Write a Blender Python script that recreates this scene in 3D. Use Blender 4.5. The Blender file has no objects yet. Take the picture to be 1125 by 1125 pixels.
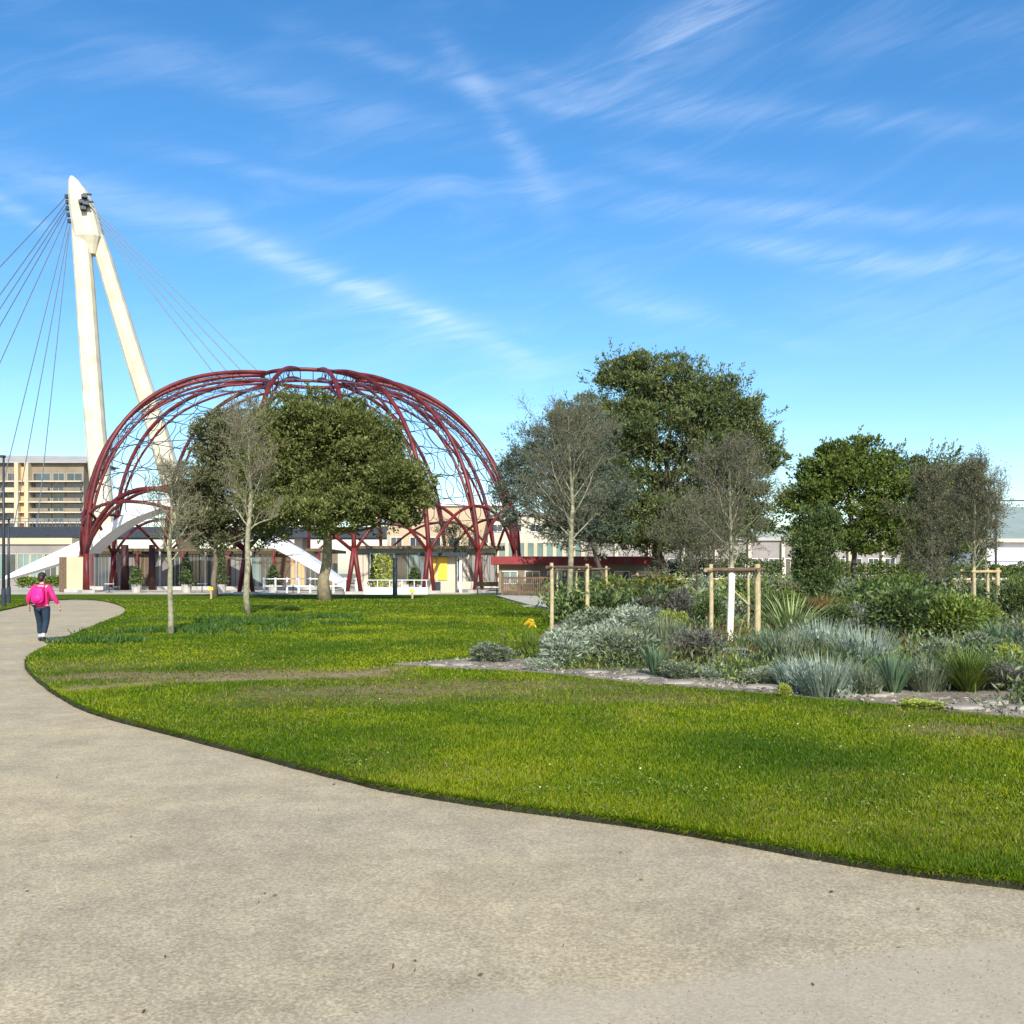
import bpy, math, random
import numpy as np
from mathutils import Vector, Matrix
from mathutils.geometry import delaunay_2d_cdt

RNG = np.random.default_rng(7)
random.seed(7)
F = 1080.0; HOR = 630.0; CAMH = 1.65
col = bpy.context.scene.collection
R_ = math.radians

def gy(py): return F * CAMH / (py - HOR)              # distance of a ground point
def wx(px, Y): return (px - 562.5) / F * Y
def wz(py, Y): return CAMH - (py - HOR) / F * Y
def at(px, py, Y): return (wx(px, Y), Y, wz(py, Y))

# ------------------------------------------------------------------ mesh builder
class MB:
    def __init__(s):
        s.V = []; s.Fq = []; s.n = 0; s.T = []; s.I = []
    def add(s, V, faces, tint=None, mi=0):
        V = np.asarray(V, float).reshape(-1, 3)
        s.V.append(V)
        for f in faces:
            s.Fq.append(tuple(int(i) + s.n for i in f))
        s.T.extend([0.5 if tint is None else tint] * len(faces)); s.I.extend([mi] * len(faces))
        s.n += len(V)
        return s
    def box(s, c, size, rz=0.0, bev=0.0, mi=0):
        x, y, z = [k / 2 for k in size]
        P = np.array([(a * x, b * y, d * z) for d in (-1, 1) for b in (-1, 1) for a in (-1, 1)])
        cr, sr = math.cos(rz), math.sin(rz)
        Q = P.copy(); Q[:, 0] = P[:, 0] * cr - P[:, 1] * sr; Q[:, 1] = P[:, 0] * sr + P[:, 1] * cr
        Q += np.array(c)
        s.add(Q, [(0, 2, 3, 1), (4, 5, 7, 6), (0, 1, 5, 4), (2, 6, 7, 3), (0, 4, 6, 2), (1, 3, 7, 5)], mi=mi)
        return s
    def bar(s, a, b, w, h=None):
        a = Vector(a); b = Vector(b)
        return s.tube([a, b], [w / 2, w / 2], 4, cap=True)
    def tube(s, pts, rad, n=6, cap=True, mi=0):
        P = [Vector(p) for p in pts]
        m = len(P)
        if not hasattr(rad, '__len__'): rad = [rad] * m
        V = []; ref = None
        for i in range(m):
            t = (P[min(i + 1, m - 1)] - P[max(i - 1, 0)])
            if t.length < 1e-9: t = Vector((0, 0, 1))
            t.normalize()
            if ref is None:
                ref = Vector((0, 0, 1)) if abs(t.z) < .9 else Vector((1, 0, 0))
            u = ref - t * ref.dot(t)
            if u.length < 1e-6: u = t.orthogonal()
            u.normalize(); ref = u; v = t.cross(u)
            for k in range(n):
                a = 2 * math.pi * k / n + math.pi / 4
                V.append(P[i] + (u * math.cos(a) + v * math.sin(a)) * rad[i])
        Fc = []
        for i in range(m - 1):
            for k in range(n):
                k2 = (k + 1) % n
                Fc.append((i * n + k, i * n + k2, (i + 1) * n + k2, (i + 1) * n + k))
        if cap:
            Fc.append(tuple(range(n))[::-1]); Fc.append(tuple((m - 1) * n + k for k in range(n)))
        s.add([tuple(q) for q in V], Fc, mi=mi)
        return s
    def ball(s, c, r, nu=10, nv=7, noise=0.0, seed=0, mi=0):
        if not hasattr(r, '__len__'): r = (r, r, r)
        g = np.random.default_rng(seed)
        V = [(0, 0, -1)]
        for j in range(1, nv):
            ph = -math.pi / 2 + math.pi * j / nv
            for i in range(nu):
                th = 2 * math.pi * i / nu
                V.append((math.cos(ph) * math.cos(th), math.cos(ph) * math.sin(th), math.sin(ph)))
        V.append((0, 0, 1)); V = np.array(V)
        if noise: V *= (1 + g.uniform(-noise, noise, (len(V), 1)))
        V = V * np.array(r) + np.array(c)
        Fc = []
        for i in range(nu):
            Fc.append((0, 1 + (i + 1) % nu, 1 + i))
        for j in range(nv - 2):
            for i in range(nu):
                a = 1 + j * nu + i; b = 1 + j * nu + (i + 1) % nu
                Fc.append((a, b, b + nu, a + nu))
        t = len(V) - 1; o = 1 + (nv - 2) * nu
        for i in range(nu): Fc.append((o + i, o + (i + 1) % nu, t))
        s.add(V, Fc, mi=mi)
        return s
    def prism(s, pts, y0, y1, mi=0):
        """outline given as (x,z) extruded along y"""
        n = len(pts)
        V = [(x, y0, z) for x, z in pts] + [(x, y1, z) for x, z in pts]
        Fc = [tuple(range(n)), tuple(range(n, 2 * n))[::-1]]
        for i in range(n):
            j = (i + 1) % n
            Fc.append((i, i + n, j + n, j))
        s.add(V, Fc, mi=mi); return s
    def build(s, name, mat=None, parent=None, smooth=False, loc=None, mats=None):
        me = bpy.data.meshes.new(name)
        V = np.concatenate(s.V) if s.V else np.zeros((0, 3))
        if loc is not None: V = V - np.array(loc)
        me.from_pydata(V.tolist(), [], s.Fq)
        if mats:
            for m in mats: me.materials.append(m)
            me.polygons.foreach_set('material_index', s.I)
        elif mat: me.materials.append(mat)
        if smooth: me.polygons.foreach_set('use_smooth', [True] * len(me.polygons))
        me.update()
        o = bpy.data.objects.new(name, me); col.objects.link(o)
        if parent: o.parent = parent
        if loc is not None and not parent: o.location = loc
        return o

def fast_mesh(name, V, nper, mat, parent=None, tint=None):
    """V: (n*nper,3) array, every nper verts is one face"""
    V = np.ascontiguousarray(V, dtype=np.float32); nv = len(V); nf = nv // nper
    me = bpy.data.meshes.new(name)
    me.vertices.add(nv); me.vertices.foreach_set('co', V.ravel())
    me.loops.add(nv); me.loops.foreach_set('vertex_index', np.arange(nv, dtype=np.int32))
    me.polygons.add(nf)
    me.polygons.foreach_set('loop_start', np.arange(0, nv, nper, dtype=np.int32))
    try: me.polygons.foreach_set('loop_total', np.full(nf, nper, dtype=np.int32))
    except Exception: pass
    me.update(calc_edges=True)
    if tint is not None:
        a = me.attributes.new('tint', 'FLOAT', 'FACE'); a.data.foreach_set('value', np.asarray(tint, dtype=np.float32))
    if mat: me.materials.append(mat)
    o = bpy.data.objects.new(name, me); col.objects.link(o)
    if parent: o.parent = parent
    return o

def leaves(P, D, L, W, g=RNG):
    """diamond leaf quads, returns (4n,3)"""
    n = len(P)
    D = D / (np.linalg.norm(D, axis=1, keepdims=True) + 1e-9)
    r = g.normal(size=(n, 3)); S = np.cross(D, r); S /= (np.linalg.norm(S, axis=1, keepdims=True) + 1e-9)
    L = np.broadcast_to(np.asarray(L, float), (n,))[:, None]; W = np.broadcast_to(np.asarray(W, float), (n,))[:, None]
    M = P + D * L * .5
    V = np.stack([P, M + S * W * .5, P + D * L, M - S * W * .5], axis=1)
    return V.reshape(-1, 3)

def empty(name, loc=(0, 0, 0), rz=0.0):
    o = bpy.data.objects.new(name, None); col.objects.link(o)
    o.location = loc; o.rotation_euler = (0, 0, rz); o.empty_display_size = .3
    return o
def tag(o, label=None, cat=None, group=None, kind=None):
    if label: o['label'] = label
    if cat: o['category'] = cat
    if group: o['group'] = group
    if kind: o['kind'] = kind
    return o
def copy_tree(o, parent=None):
    c = o.copy(); col.objects.link(c); c.parent = parent
    for ch in [k for k in o.children]: copy_tree(ch, c)
    return c

# ------------------------------------------------------------------ materials
def new_mat(name):
    m = bpy.data.materials.new(name); m.use_nodes = True
    nt = m.node_tree; nt.nodes.clear()
    out = nt.nodes.new('ShaderNodeOutputMaterial')
    return m, nt, out
def N(nt, t, **k):
    n = nt.nodes.new(t)
    for a, b in k.items(): setattr(n, a, b)
    return n
def ramp(nt, stops):
    r = nt.nodes.new('ShaderNodeValToRGB')
    e = r.color_ramp.elements
    while len(e) > 1: e.remove(e[-1])
    e[0].position = stops[0][0]; e[0].color = (*stops[0][1], 1)
    for p, c in stops[1:]:
        k = e.new(p); k.color = (*c, 1)
    return r
def mat_simple(name, c, rough=.6, metal=0.0, var=.15, scale=3.0, bump=0.0, bscale=40, spec=.4):
    m, nt, out = new_mat(name)
    b = N(nt, 'ShaderNodeBsdfPrincipled')
    b.inputs['Roughness'].default_value = rough; b.inputs['Metallic'].default_value = metal
    b.inputs['Specular IOR Level'].default_value = spec
    tc = N(nt, 'ShaderNodeTexCoord')
    no = N(nt, 'ShaderNodeTexNoise'); no.inputs['Scale'].default_value = scale; no.inputs['Detail'].default_value = 6
    nt.links.new(tc.outputs['Object'], no.inputs['Vector'])
    lo = tuple(x * (1 - var) for x in c); hi = tuple(min(1, x * (1 + var)) for x in c)
    r = ramp(nt, [(.3, lo), (.7, hi)])
    nt.links.new(no.outputs['Fac'], r.inputs[0]); nt.links.new(r.outputs[0], b.inputs['Base Color'])
    if bump:
        n2 = N(nt, 'ShaderNodeTexNoise'); n2.inputs['Scale'].default_value = bscale; n2.inputs['Detail'].default_value = 4
        nt.links.new(tc.outputs['Object'], n2.inputs['Vector'])
        bp = N(nt, 'ShaderNodeBump'); bp.inputs['Strength'].default_value = bump; bp.inputs['Distance'].default_value = .02
        nt.links.new(n2.outputs['Fac'], bp.inputs['Height']); nt.links.new(bp.outputs[0], b.inputs['Normal'])
    nt.links.new(b.outputs[0], out.inputs[0])
    return m
def mat_leaf(name, c1, c2, c3, trans=.22, nscale=.6, rough=.55, spec=.25):
    m, nt, out = new_mat(name)
    at_ = N(nt, 'ShaderNodeAttribute', attribute_name='tint')
    tc = N(nt, 'ShaderNodeTexCoord')
    no = N(nt, 'ShaderNodeTexNoise'); no.inputs['Scale'].default_value = nscale; no.inputs['Detail'].default_value = 3
    nt.links.new(tc.outputs['Object'], no.inputs['Vector'])
    ma = N(nt, 'ShaderNodeMath', operation='MULTIPLY_ADD'); ma.inputs[1].default_value = .55
    nt.links.new(at_.outputs['Fac'], ma.inputs[0])
    mb = N(nt, 'ShaderNodeMath', operation='MULTIPLY'); mb.inputs[1].default_value = .45
    nt.links.new(no.outputs['Fac'], mb.inputs[0]); nt.links.new(mb.outputs[0], ma.inputs[2])
    r = ramp(nt, [(.2, c1), (.5, c2), (.8, c3)])
    nt.links.new(ma.outputs[0], r.inputs[0])
    b = N(nt, 'ShaderNodeBsdfPrincipled'); b.inputs['Roughness'].default_value = rough
    b.inputs['Specular IOR Level'].default_value = spec
    t = N(nt, 'ShaderNodeBsdfTranslucent')
    nt.links.new(r.outputs[0], b.inputs['Base Color']); nt.links.new(r.outputs[0], t.inputs['Color'])
    mx = N(nt, 'ShaderNodeMixShader'); mx.inputs[0].default_value = trans
    nt.links.new(b.outputs[0], mx.inputs[1]); nt.links.new(t.outputs[0], mx.inputs[2])
    nt.links.new(mx.outputs[0], out.inputs[0])
    return m
def mat_glass(name, c, rough=.08, var=.3):
    m = mat_simple(name, c, rough, 0.0, var, .25, spec=.9)
    return m

M = {}
M['red'] = mat_simple('red_painted_steel', (.120, .013, .012), .5, 0, .5, .8)
M['darkred'] = mat_simple('dark_red_steel', (.045, .014, .012), .5, 0, .3, .8)
M['lattice'] = mat_simple('grey_steel', (.06, .085, .13), .5, .2, .2)
M['pylon'] = mat_simple('cream_paint', (.55, .51, .38), .55, 0, .16, .5)
M['white'] = mat_simple('white_paint', (.72, .72, .72), .5, 0, .05, .5)
M['cable'] = mat_simple('cable_steel', (.12, .16, .22), .5, .3, .1)
M['dark'] = mat_simple('dark_metal', (.035, .045, .06), .5, .3, .2)
M['concrete'] = mat_simple('concrete', (.42, .40, .36), .8, 0, .15, 1.2, .3)
M['cream'] = mat_simple('cream_render', (.52, .43, .28), .8, 0, .1, .3)
M['peach'] = mat_simple('peach_render', (.47, .36, .23), .8, 0, .08, .3)
M['ochre'] = mat_simple('ochre_render', (.62, .38, .17), .8, 0, .12, .3)
M['lightstone'] = mat_simple('pale_stone', (.52, .46, .36), .8, 0, .12, .5)
M['dullwall'] = mat_simple('dull_render', (.25, .23, .21), .8, 0, .3, .15)
M['tanstone'] = mat_simple('tan_stone', (.22, .18, .125), .8, 0, .2, .3)
M['glass'] = mat_glass('dark_glass', (.05, .065, .07))
M['glass_green'] = mat_glass('green_glass', (.16, .24, .22), .12)
M['roofgrey'] = mat_simple('grey_roof', (.34, .33, .30), .7, 0, .1, .4)
M['roofgreen'] = mat_simple('weathered_metal_roof', (.22, .27, .245), .75, 0, .12, .3)
M['yellow'] = mat_simple('yellow_paint', (.78, .50, .05), .5, 0, .05)
M['redwall'] = mat_simple('red_fascia_paint', (.22, .028, .03), .6, 0, .25, .8)
M['brick'] = mat_simple('orange_brick', (.27, .16, .09), .8, 0, .35, 4)
M['timber'] = mat_simple('weathered_timber', (.42, .31, .16), .8, 0, .3, 6, .4)
M['timber_pale'] = mat_simple('pale_round_timber', (.44, .36, .20), .8, 0, .25, 9, .4)
M['timber_dark'] = mat_simple('dark_timber', (.13, .085, .05), .8, 0, .3, 6)
M['green'] = mat_simple('green_cloth', (.03, .38, .16), .7, 0, .1)
M['bark'] = mat_simple('grey_bark', (.16, .13, .095), .9, 0, .35, 4, .6)
M['bark_dark'] = mat_simple('dark_bark', (.07, .055, .04), .9, 0, .35, 4, .6)
M['bark_tan'] = mat_simple('tan_bark', (.24, .20, .12), .9, 0, .3, 4, .6)
M['birch'] = mat_simple('pale_bark', (.25, .235, .145), .85, 0, .45, 7, .5)
M['limewash'] = mat_simple('lime_washed_bark', (.78, .76, .62), .85, 0, .12, 7, .4)
M['twig'] = mat_simple('grey_twigs', (.17, .155, .095), .85, 0, .3, 3)
M['twig_brown'] = mat_simple('brown_twigs', (.105, .100, .065), .85, 0, .3, 3)
M['rock'] = mat_simple('pale_rock', (.30, .27, .215), .9, 0, .25, 3, .5)
M['skin'] = mat_simple('skin', (.55, .32, .23), .5, 0, .08)
M['hair'] = mat_simple('dark_hair', (.025, .016, .012), .5, 0, .3, 20)
M['pink'] = mat_simple('pink_jacket_cloth', (.68, .018, .17), .75, 0, .2, 6, .4, 12)
M['hotpink'] = mat_simple('bright_pink_nylon', (.80, .012, .22), .6, 0, .25, 9, .5, 14)
M['trouser'] = mat_simple('dark_blue_trousers', (.012, .028, .05), .85, 0, .25, 8, .3)
M['shoe'] = mat_simple('black_shoe', (.02, .02, .022), .5)
M['sock'] = mat_simple('grey_sock', (.42, .44, .47), .8)

L = {}
L['oak'] = mat_leaf('oak_leaves', (.050, .070, .018), (.118, .142, .036), (.29, .30, .10), nscale=.35)
L['cedar'] = mat_leaf('cedar_needles', (.030, .055, .020), (.100, .135, .042), (.27, .29, .11), nscale=.3)
L['bluetree'] = mat_leaf('blue_grey_needles', (.05, .075, .055), (.105, .135, .095), (.20, .23, .15), nscale=.3)
L['olive'] = mat_leaf('olive_grey_leaves', (.060, .072, .030), (.135, .145, .065), (.27, .27, .145), nscale=.35)
L['right'] = mat_leaf('green_leaves', (.030, .055, .012), (.095, .14, .022), (.22, .26, .06), nscale=.35)
L['brown'] = mat_leaf('dry_brown_leaves', (.055, .060, .026), (.115, .120, .055), (.22, .21, .11), nscale=.5)
L['bud'] = mat_leaf('lichen_buds', (.07, .068, .030), (.135, .13, .060), (.23, .22, .12), nscale=.5)
L['silver'] = mat_leaf('silver_foliage', (.15, .20, .14), (.33, .38, .27), (.56, .60, .44), nscale=3)
L['bluesilver'] = mat_leaf('blue_silver_foliage', (.13, .18, .135), (.29, .35, .265), (.50, .55, .43), nscale=3)
L['sage'] = mat_leaf('sage_foliage', (.065, .10, .05), (.18, .22, .13), (.38, .41, .26), nscale=3)
L['dkgreen'] = mat_leaf('dark_green_foliage', (0.0243, 0.0473, 0.0162), (0.0743, 0.1148, 0.0297), (0.2025, 0.2565, 0.081), nscale=3)
L['green'] = mat_leaf('mid_green_foliage', (0.0403, 0.0747, 0.0115), (0.1265, 0.184, 0.0253), (0.276, 0.3335, 0.069), nscale=3)
L['lime'] = mat_leaf('lime_foliage', (.15, .20, .025), (.33, .38, .06), (.55, .56, .13), nscale=3)
L['spike'] = mat_leaf('light_green_blades', (.10, .16, .05), (.26, .34, .11), (.50, .55, .25), nscale=3)
L['teal'] = mat_leaf('blue_green_blades', (.045, .10, .05), (.12, .20, .10), (.27, .35, .20), nscale=3)
L['bronze'] = mat_leaf('bronze_foliage', (.09, .055, .02), (.20, .115, .035), (.34, .21, .06), nscale=3)
L['purple'] = mat_leaf('purple_brown_foliage', (.06, .06, .045), (.125, .12, .095), (.22, .21, .17), nscale=3)
L['yellow'] = mat_leaf('yellow_flowers', (.55, .38, .02), (.72, .52, .03), (.85, .68, .08), nscale=3)
L['redgreen'] = mat_leaf('red_tinged_foliage', (.09, .055, .018), (.14, .14, .025), (.23, .27, .05), nscale=1.2)
L['grass'] = mat_leaf('grass_blades', (.040, .098, .001), (.118, .19, .0015), (.275, .30, .005), trans=.3, nscale=.35)
L['bulb'] = mat_leaf('bulb_shade_blades', (.02, .06, .008), (.05, .115, .014), (.11, .18, .03), nscale=1)
L['drygrass'] = mat_leaf('dry_grass_blades', (.12, .09, .025), (.20, .155, .045), (.33, .26, .10), trans=.3, nscale=.6)

# ------------------------------------------------------------------ world, sun, camera
def build_world():
    w = bpy.data.worlds.new("World"); bpy.context.scene.world = w; w.use_nodes = True
    nt = w.node_tree; nt.nodes.clear()
    out = N(nt, 'ShaderNodeOutputWorld'); bg = N(nt, 'ShaderNodeBackground')
    sky = N(nt, 'ShaderNodeTexSky', sky_type='NISHITA')
    sky.sun_disc = False; sky.sun_elevation = R_(SUN_EL); sky.sun_rotation = R_(SUN_AZ)
    sky.air_density = 1.0; sky.dust_density = .9; sky.ozone_density = 2.2; sky.altitude = 50
    hs = N(nt, 'ShaderNodeHueSaturation'); hs.inputs['Saturation'].default_value = 1.34
    hs.inputs['Hue'].default_value = .500; hs.inputs['Value'].default_value = 1.42
    nt.links.new(sky.outputs[0], hs.inputs['Color'])
    tc = N(nt, 'ShaderNodeTexCoord'); sp = N(nt, 'ShaderNodeSeparateXYZ')
    nt.links.new(tc.outputs['Generated'], sp.inputs[0])
    def mth(op, a, b=None, c=None, clamp=False):
        n = N(nt, 'ShaderNodeMath', operation=op); n.use_clamp = clamp
        for i, v in enumerate((a, b, c)):
            if v is None: continue
            if isinstance(v, (int, float)): n.inputs[i].default_value = v
            else: nt.links.new(v, n.inputs[i])
        return n.outputs[0]
    X, Y, Z = sp.outputs
    az = mth('ARCTAN2', X, Y); el = mth('ARCSINE', Z)
    def noise(vec, scale, detail=5, rough=.55, dist=0.0):
        n = N(nt, 'ShaderNodeTexNoise'); n.inputs['Scale'].default_value = scale
        n.inputs['Detail'].default_value = detail; n.inputs['Roughness'].default_value = rough
        n.inputs['Distortion'].default_value = dist
        nt.links.new(vec, n.inputs['Vector']); return n.outputs['Fac']
    def comb(a, b, c=0.0):
        n = N(nt, 'ShaderNodeCombineXYZ')
        for i, v in enumerate((a, b, c)):
            if isinstance(v, (int, float)): n.inputs[i].default_value = v
            else: nt.links.new(v, n.inputs[i])
        return n.outputs[0]
    def mapr(v, a, b):
        n = N(nt, 'ShaderNodeMapRange'); n.interpolation_type = 'SMOOTHSTEP'
        n.inputs['From Min'].default_value = a; n.inputs['From Max'].default_value = b
        nt.links.new(v, n.inputs['Value']); return n.outputs['Result']
    # general veil of cirrus, drawn out along one direction of the sky
    ang = R_(-14)
    u = mth('ADD', mth('MULTIPLY', az, math.cos(ang)), mth('MULTIPLY', el, -math.sin(ang)))
    v = mth('ADD', mth('MULTIPLY', az, math.sin(ang)), mth('MULTIPLY', el, math.cos(ang)))
    warp = noise(comb(az, el), 3.0, 3)
    vec = comb(mth('MULTIPLY_ADD', u, 1.0, mth('MULTIPLY', warp, .5)), mth('MULTIPLY_ADD', v, 8.0, mth('MULTIPLY', warp, 1.0)))
    veil = mth('MULTIPLY', mapr(noise(vec, 3.4, 7, .66, .5), .44, .82), .16)
    big = mapr(noise(comb(az, mth('MULTIPLY', el, 2.0), 4.0), 1.6, 3), .35, .65)
    total = mth('MULTIPLY', veil, mth('MULTIPLY_ADD', big, .75, .25))
    # single streaks: (az,el) start, end, half width, strength
    def ang_of(px, py):
        x = (px - 562.5) / F; z = (HOR - py) / F
        return math.atan2(x, 1), math.asin(z / math.sqrt(1 + x * x + z * z))
    streaks = [((-60, 160), (300, 268), 18, .30), ((220, 240), (560, 385), 12, .50), ((300, 300), (640, 420), 30, .22),
               ((470, 20), (600, 200), 14, .24), ((690, 60), (840, -20), 17, .42), ((560, 110), (840, 20), 34, .16),
               ((600, 215), (960, 240), 11, .18), ((760, 258), (1180, 298), 12, .36), ((-40, 200), (60, 250), 8, .34),
               ((620, 290), (780, 370), 26, .18), ((640, 160), (900, 200), 12, .14), ((850, 330), (1180, 350), 40, .14),
               ((40, 30), (520, 150), 18, .18), ((300, 30), (760, 130), 10, .22), ((520, 60), (1120, 150), 12, .20), ((600, 190), (1150, 245), 9, .22), ((120, 160), (520, 215), 9, .18), ((660, 330), (900, 380), 10, .16), ((880, 60), (1180, 20), 16, .16), ((90, 380), (380, 350), 20, .10), ((560, 180), (620, 240), 22, .20)]
    fine = noise(vec, 7.0, 3, .6)
    SN = noise(comb(mth('MULTIPLY', u, 3.0), mth('MULTIPLY', v, 26.0), 2.0), 2.2, 6, .68, .8)
    for a, b, hw, st in streaks:
        a0, e0 = ang_of(*a); a1, e1 = ang_of(*b)
        dx, dy = a1 - a0, e1 - e0; Ln = math.hypot(dx, dy); ux, uy = dx / Ln, dy / Ln
        hw = hw * .95 / F
        sx = mth('SUBTRACT', az, a0); sy = mth('SUBTRACT', el, e0)
        t = mth('DIVIDE', mth('ADD', mth('MULTIPLY', sx, ux), mth('MULTIPLY', sy, uy)), Ln)
        d = mth('ADD', mth('MULTIPLY', sx, -uy), mth('MULTIPLY', sy, ux))
        # bend and fray
        d = mth('ADD', d, mth('MULTIPLY', mth('SUBTRACT', warp, .5), .06))
        d = mth('ADD', d, mth('MULTIPLY', mth('SUBTRACT', fine, .5), hw * 1.5))
        q = mth('DIVIDE', d, hw)
        g1 = mth('EXPONENT', mth('MULTIPLY', mth('MULTIPLY', q, q), -1.0))
        tt = mth('MULTIPLY', mth('SUBTRACT', t, .55), 2.0)
        g2 = mth('EXPONENT', mth('MULTIPLY', mth('POWER', mth('ABSOLUTE', tt), 4.0), -1.2))
        sn = SN
        m_ = mth('MULTIPLY', mth('MULTIPLY', g1, g2), mth('MULTIPLY', mapr(sn, .22, .72), st * .52))
        total = mth('ADD', total, m_)
    front = mapr(Y, 0.0, .15)
    total = mth('MULTIPLY', total, front)
    total = mth('MINIMUM', total, .85)
    up = mapr(Z, .0, .08)
    total = mth('MULTIPLY', total, up)
    mx = N(nt, 'ShaderNodeMix', data_type='RGBA'); 
    nt.links.new(total, mx.inputs['Factor']); nt.links.new(hs.outputs[0], mx.inputs['A'])
    mx.inputs['B'].default_value = (8.6, 9.3, 10.4, 1)
    nt.links.new(mx.outputs['Result'], bg.inputs['Color'])
    bg.inputs['Strength'].default_value = SKY_STR
    nt.links.new(bg.outputs[0], out.inputs[0])
    w.cycles.sampling_method = 'MANUAL'; w.cycles.sample_map_resolution = 512

SUN_EL = 37.0; SUN_AZ = 170.0; SKY_STR = .10
build_world()
sd = bpy.data.lights.new('sun', 'SUN'); sd.energy = 4.3; sd.angle = R_(.5); sd.color = (1, .95, .86)
so = bpy.data.objects.new('sun', sd); col.objects.link(so)
sv = Vector((math.sin(R_(SUN_AZ)) * math.cos(R_(SUN_EL)), math.cos(R_(SUN_AZ)) * math.cos(R_(SUN_EL)), math.sin(R_(SUN_EL))))
so.rotation_euler = sv.to_track_quat('Z', 'Y').to_euler(); so.location = (0, -10, 30)
cd = bpy.data.cameras.new('camera'); cam = bpy.data.objects.new('camera', cd); col.objects.link(cam)
cam.location = (0, 0, CAMH); cam.rotation_euler = (R_(90), 0, 0)
cd.lens = 36 * F / 1125; cd.sensor_width = 36; cd.shift_y = (HOR - 562.5) / 1125; cd.clip_end = 5000; cd.clip_start = .1
bpy.context.scene.camera = cam
sc = bpy.context.scene
sc.view_settings.view_transform = 'Standard'; sc.view_settings.look = 'None'; sc.view_settings.exposure = .58
sc.cycles.max_bounces = 6; sc.cycles.diffuse_bounces = 3; sc.cycles.glossy_bounces = 2; sc.cycles.transmission_bounces = 3; sc.view_settings.gamma = 1

# ------------------------------------------------------------------ setting: ground, path, lawn, bed
def pts_from(pp): return [(wx(px, gy(py)), gy(py)) for px, py in pp]
EDGE_FRONT = pts_from([(1500, 1012), (1300, 996), (1125, 976), (1000, 961), (900, 944), (800, 925), (700, 908), (620, 897), (540, 887), (430, 870), (370, 855),
                       (300, 837), (240, 821), (160, 800), (120, 790), (88, 779), (60, 763), (40, 747), (30, 737), (28, 728), (34, 720), (53, 711), (80, 699), (107, 687), (133, 677),
                       (139, 672), (137, 667), (120, 661.5), (100, 659), (80, 658.4), (55, 660), (30, 664.5), (5, 670.5), (-60, 684), (-200, 700)])
def smooth_poly(P, it=2):
    for _ in range(it):
        Q = [P[0]]
        for a, b in zip(P[:-1], P[1:]):
            Q.append((a[0] * .75 + b[0] * .25, a[1] * .75 + b[1] * .25)); Q.append((a[0] * .25 + b[0] * .75, a[1] * .25 + b[1] * .75))
        Q.append(P[-1]); P = Q
    return P
EDGE_FRONT = smooth_poly(EDGE_FRONT, 2)
LAWN = [(60, 4.2)] + [(30, 4.2)] + EDGE_FRONT + [(-45, 34), (-75, 40), (-75, 74), (-34, 74), (-10, 73.6), (60, 74)]
BED_EDGE = pts_from([(430, 733.5), (460, 736), (500, 739), (560, 741), (600, 744), (660, 751), (700, 756), (760, 759.5), (860, 769), (960, 778), (1060, 789), (1125, 795), (1250, 802), (1500, 812)])
BED = smooth_poly(BED_EDGE, 1) + [(60, 12), (60, 68), (9, 68)] + pts_from([(640, 662), (650, 672), (625, 680), (606, 690), (590, 706), (570, 718), (530, 726), (470, 731)])
GRAVEL_PATH = pts_from([(545, 657), (600, 658), (640, 661), (655, 668), (632, 673), (612, 676), (600, 671.5), (580, 668), (560, 662)])

def pip(P, poly):
    P = np.asarray(P); x, y = P[:, 0], P[:, 1]; r = np.zeros(len(P), bool); n = len(poly)
    for i in range(n):
        x1, y1 = poly[i]; x2, y2 = poly[(i + 1) % n]
        c = ((y1 > y) != (y2 > y)) & (x < (x2 - x1) * (y - y1) / ((y2 - y1) + 1e-12) + x1)
        r ^= c
    return r
def dist_poly(P, poly, closed=True):
    P = np.asarray(P); d = np.full(len(P), 1e9); n = len(poly)
    for i in range(n if closed else n - 1):
        a = np.array(poly[i]); b = np.array(poly[(i + 1) % n]); ab = b - a
        t = np.clip(((P - a) @ ab) / (ab @ ab + 1e-12), 0, 1)
        d = np.minimum(d, np.linalg.norm(P - (a + t[:, None] * ab), axis=1))
    return d
def vnoise(P, s, seed=0):
    """smooth value noise, numpy"""
    g = np.random.default_rng(seed); T = g.random((256, 256))
    q = P / s; i = np.floor(q).astype(int); f = q - i; f = f * f * (3 - 2 * f)
    a = T[i[:, 0] % 256, i[:, 1] % 256]; b = T[(i[:, 0] + 1) % 256, i[:, 1] % 256]
    c = T[i[:, 0] % 256, (i[:, 1] + 1) % 256]; d = T[(i[:, 0] + 1) % 256, (i[:, 1] + 1) % 256]
    return (a * (1 - f[:, 0]) + b * f[:, 0]) * (1 - f[:, 1]) + (c * (1 - f[:, 0]) + d * f[:, 0]) * f[:, 1]

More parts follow.
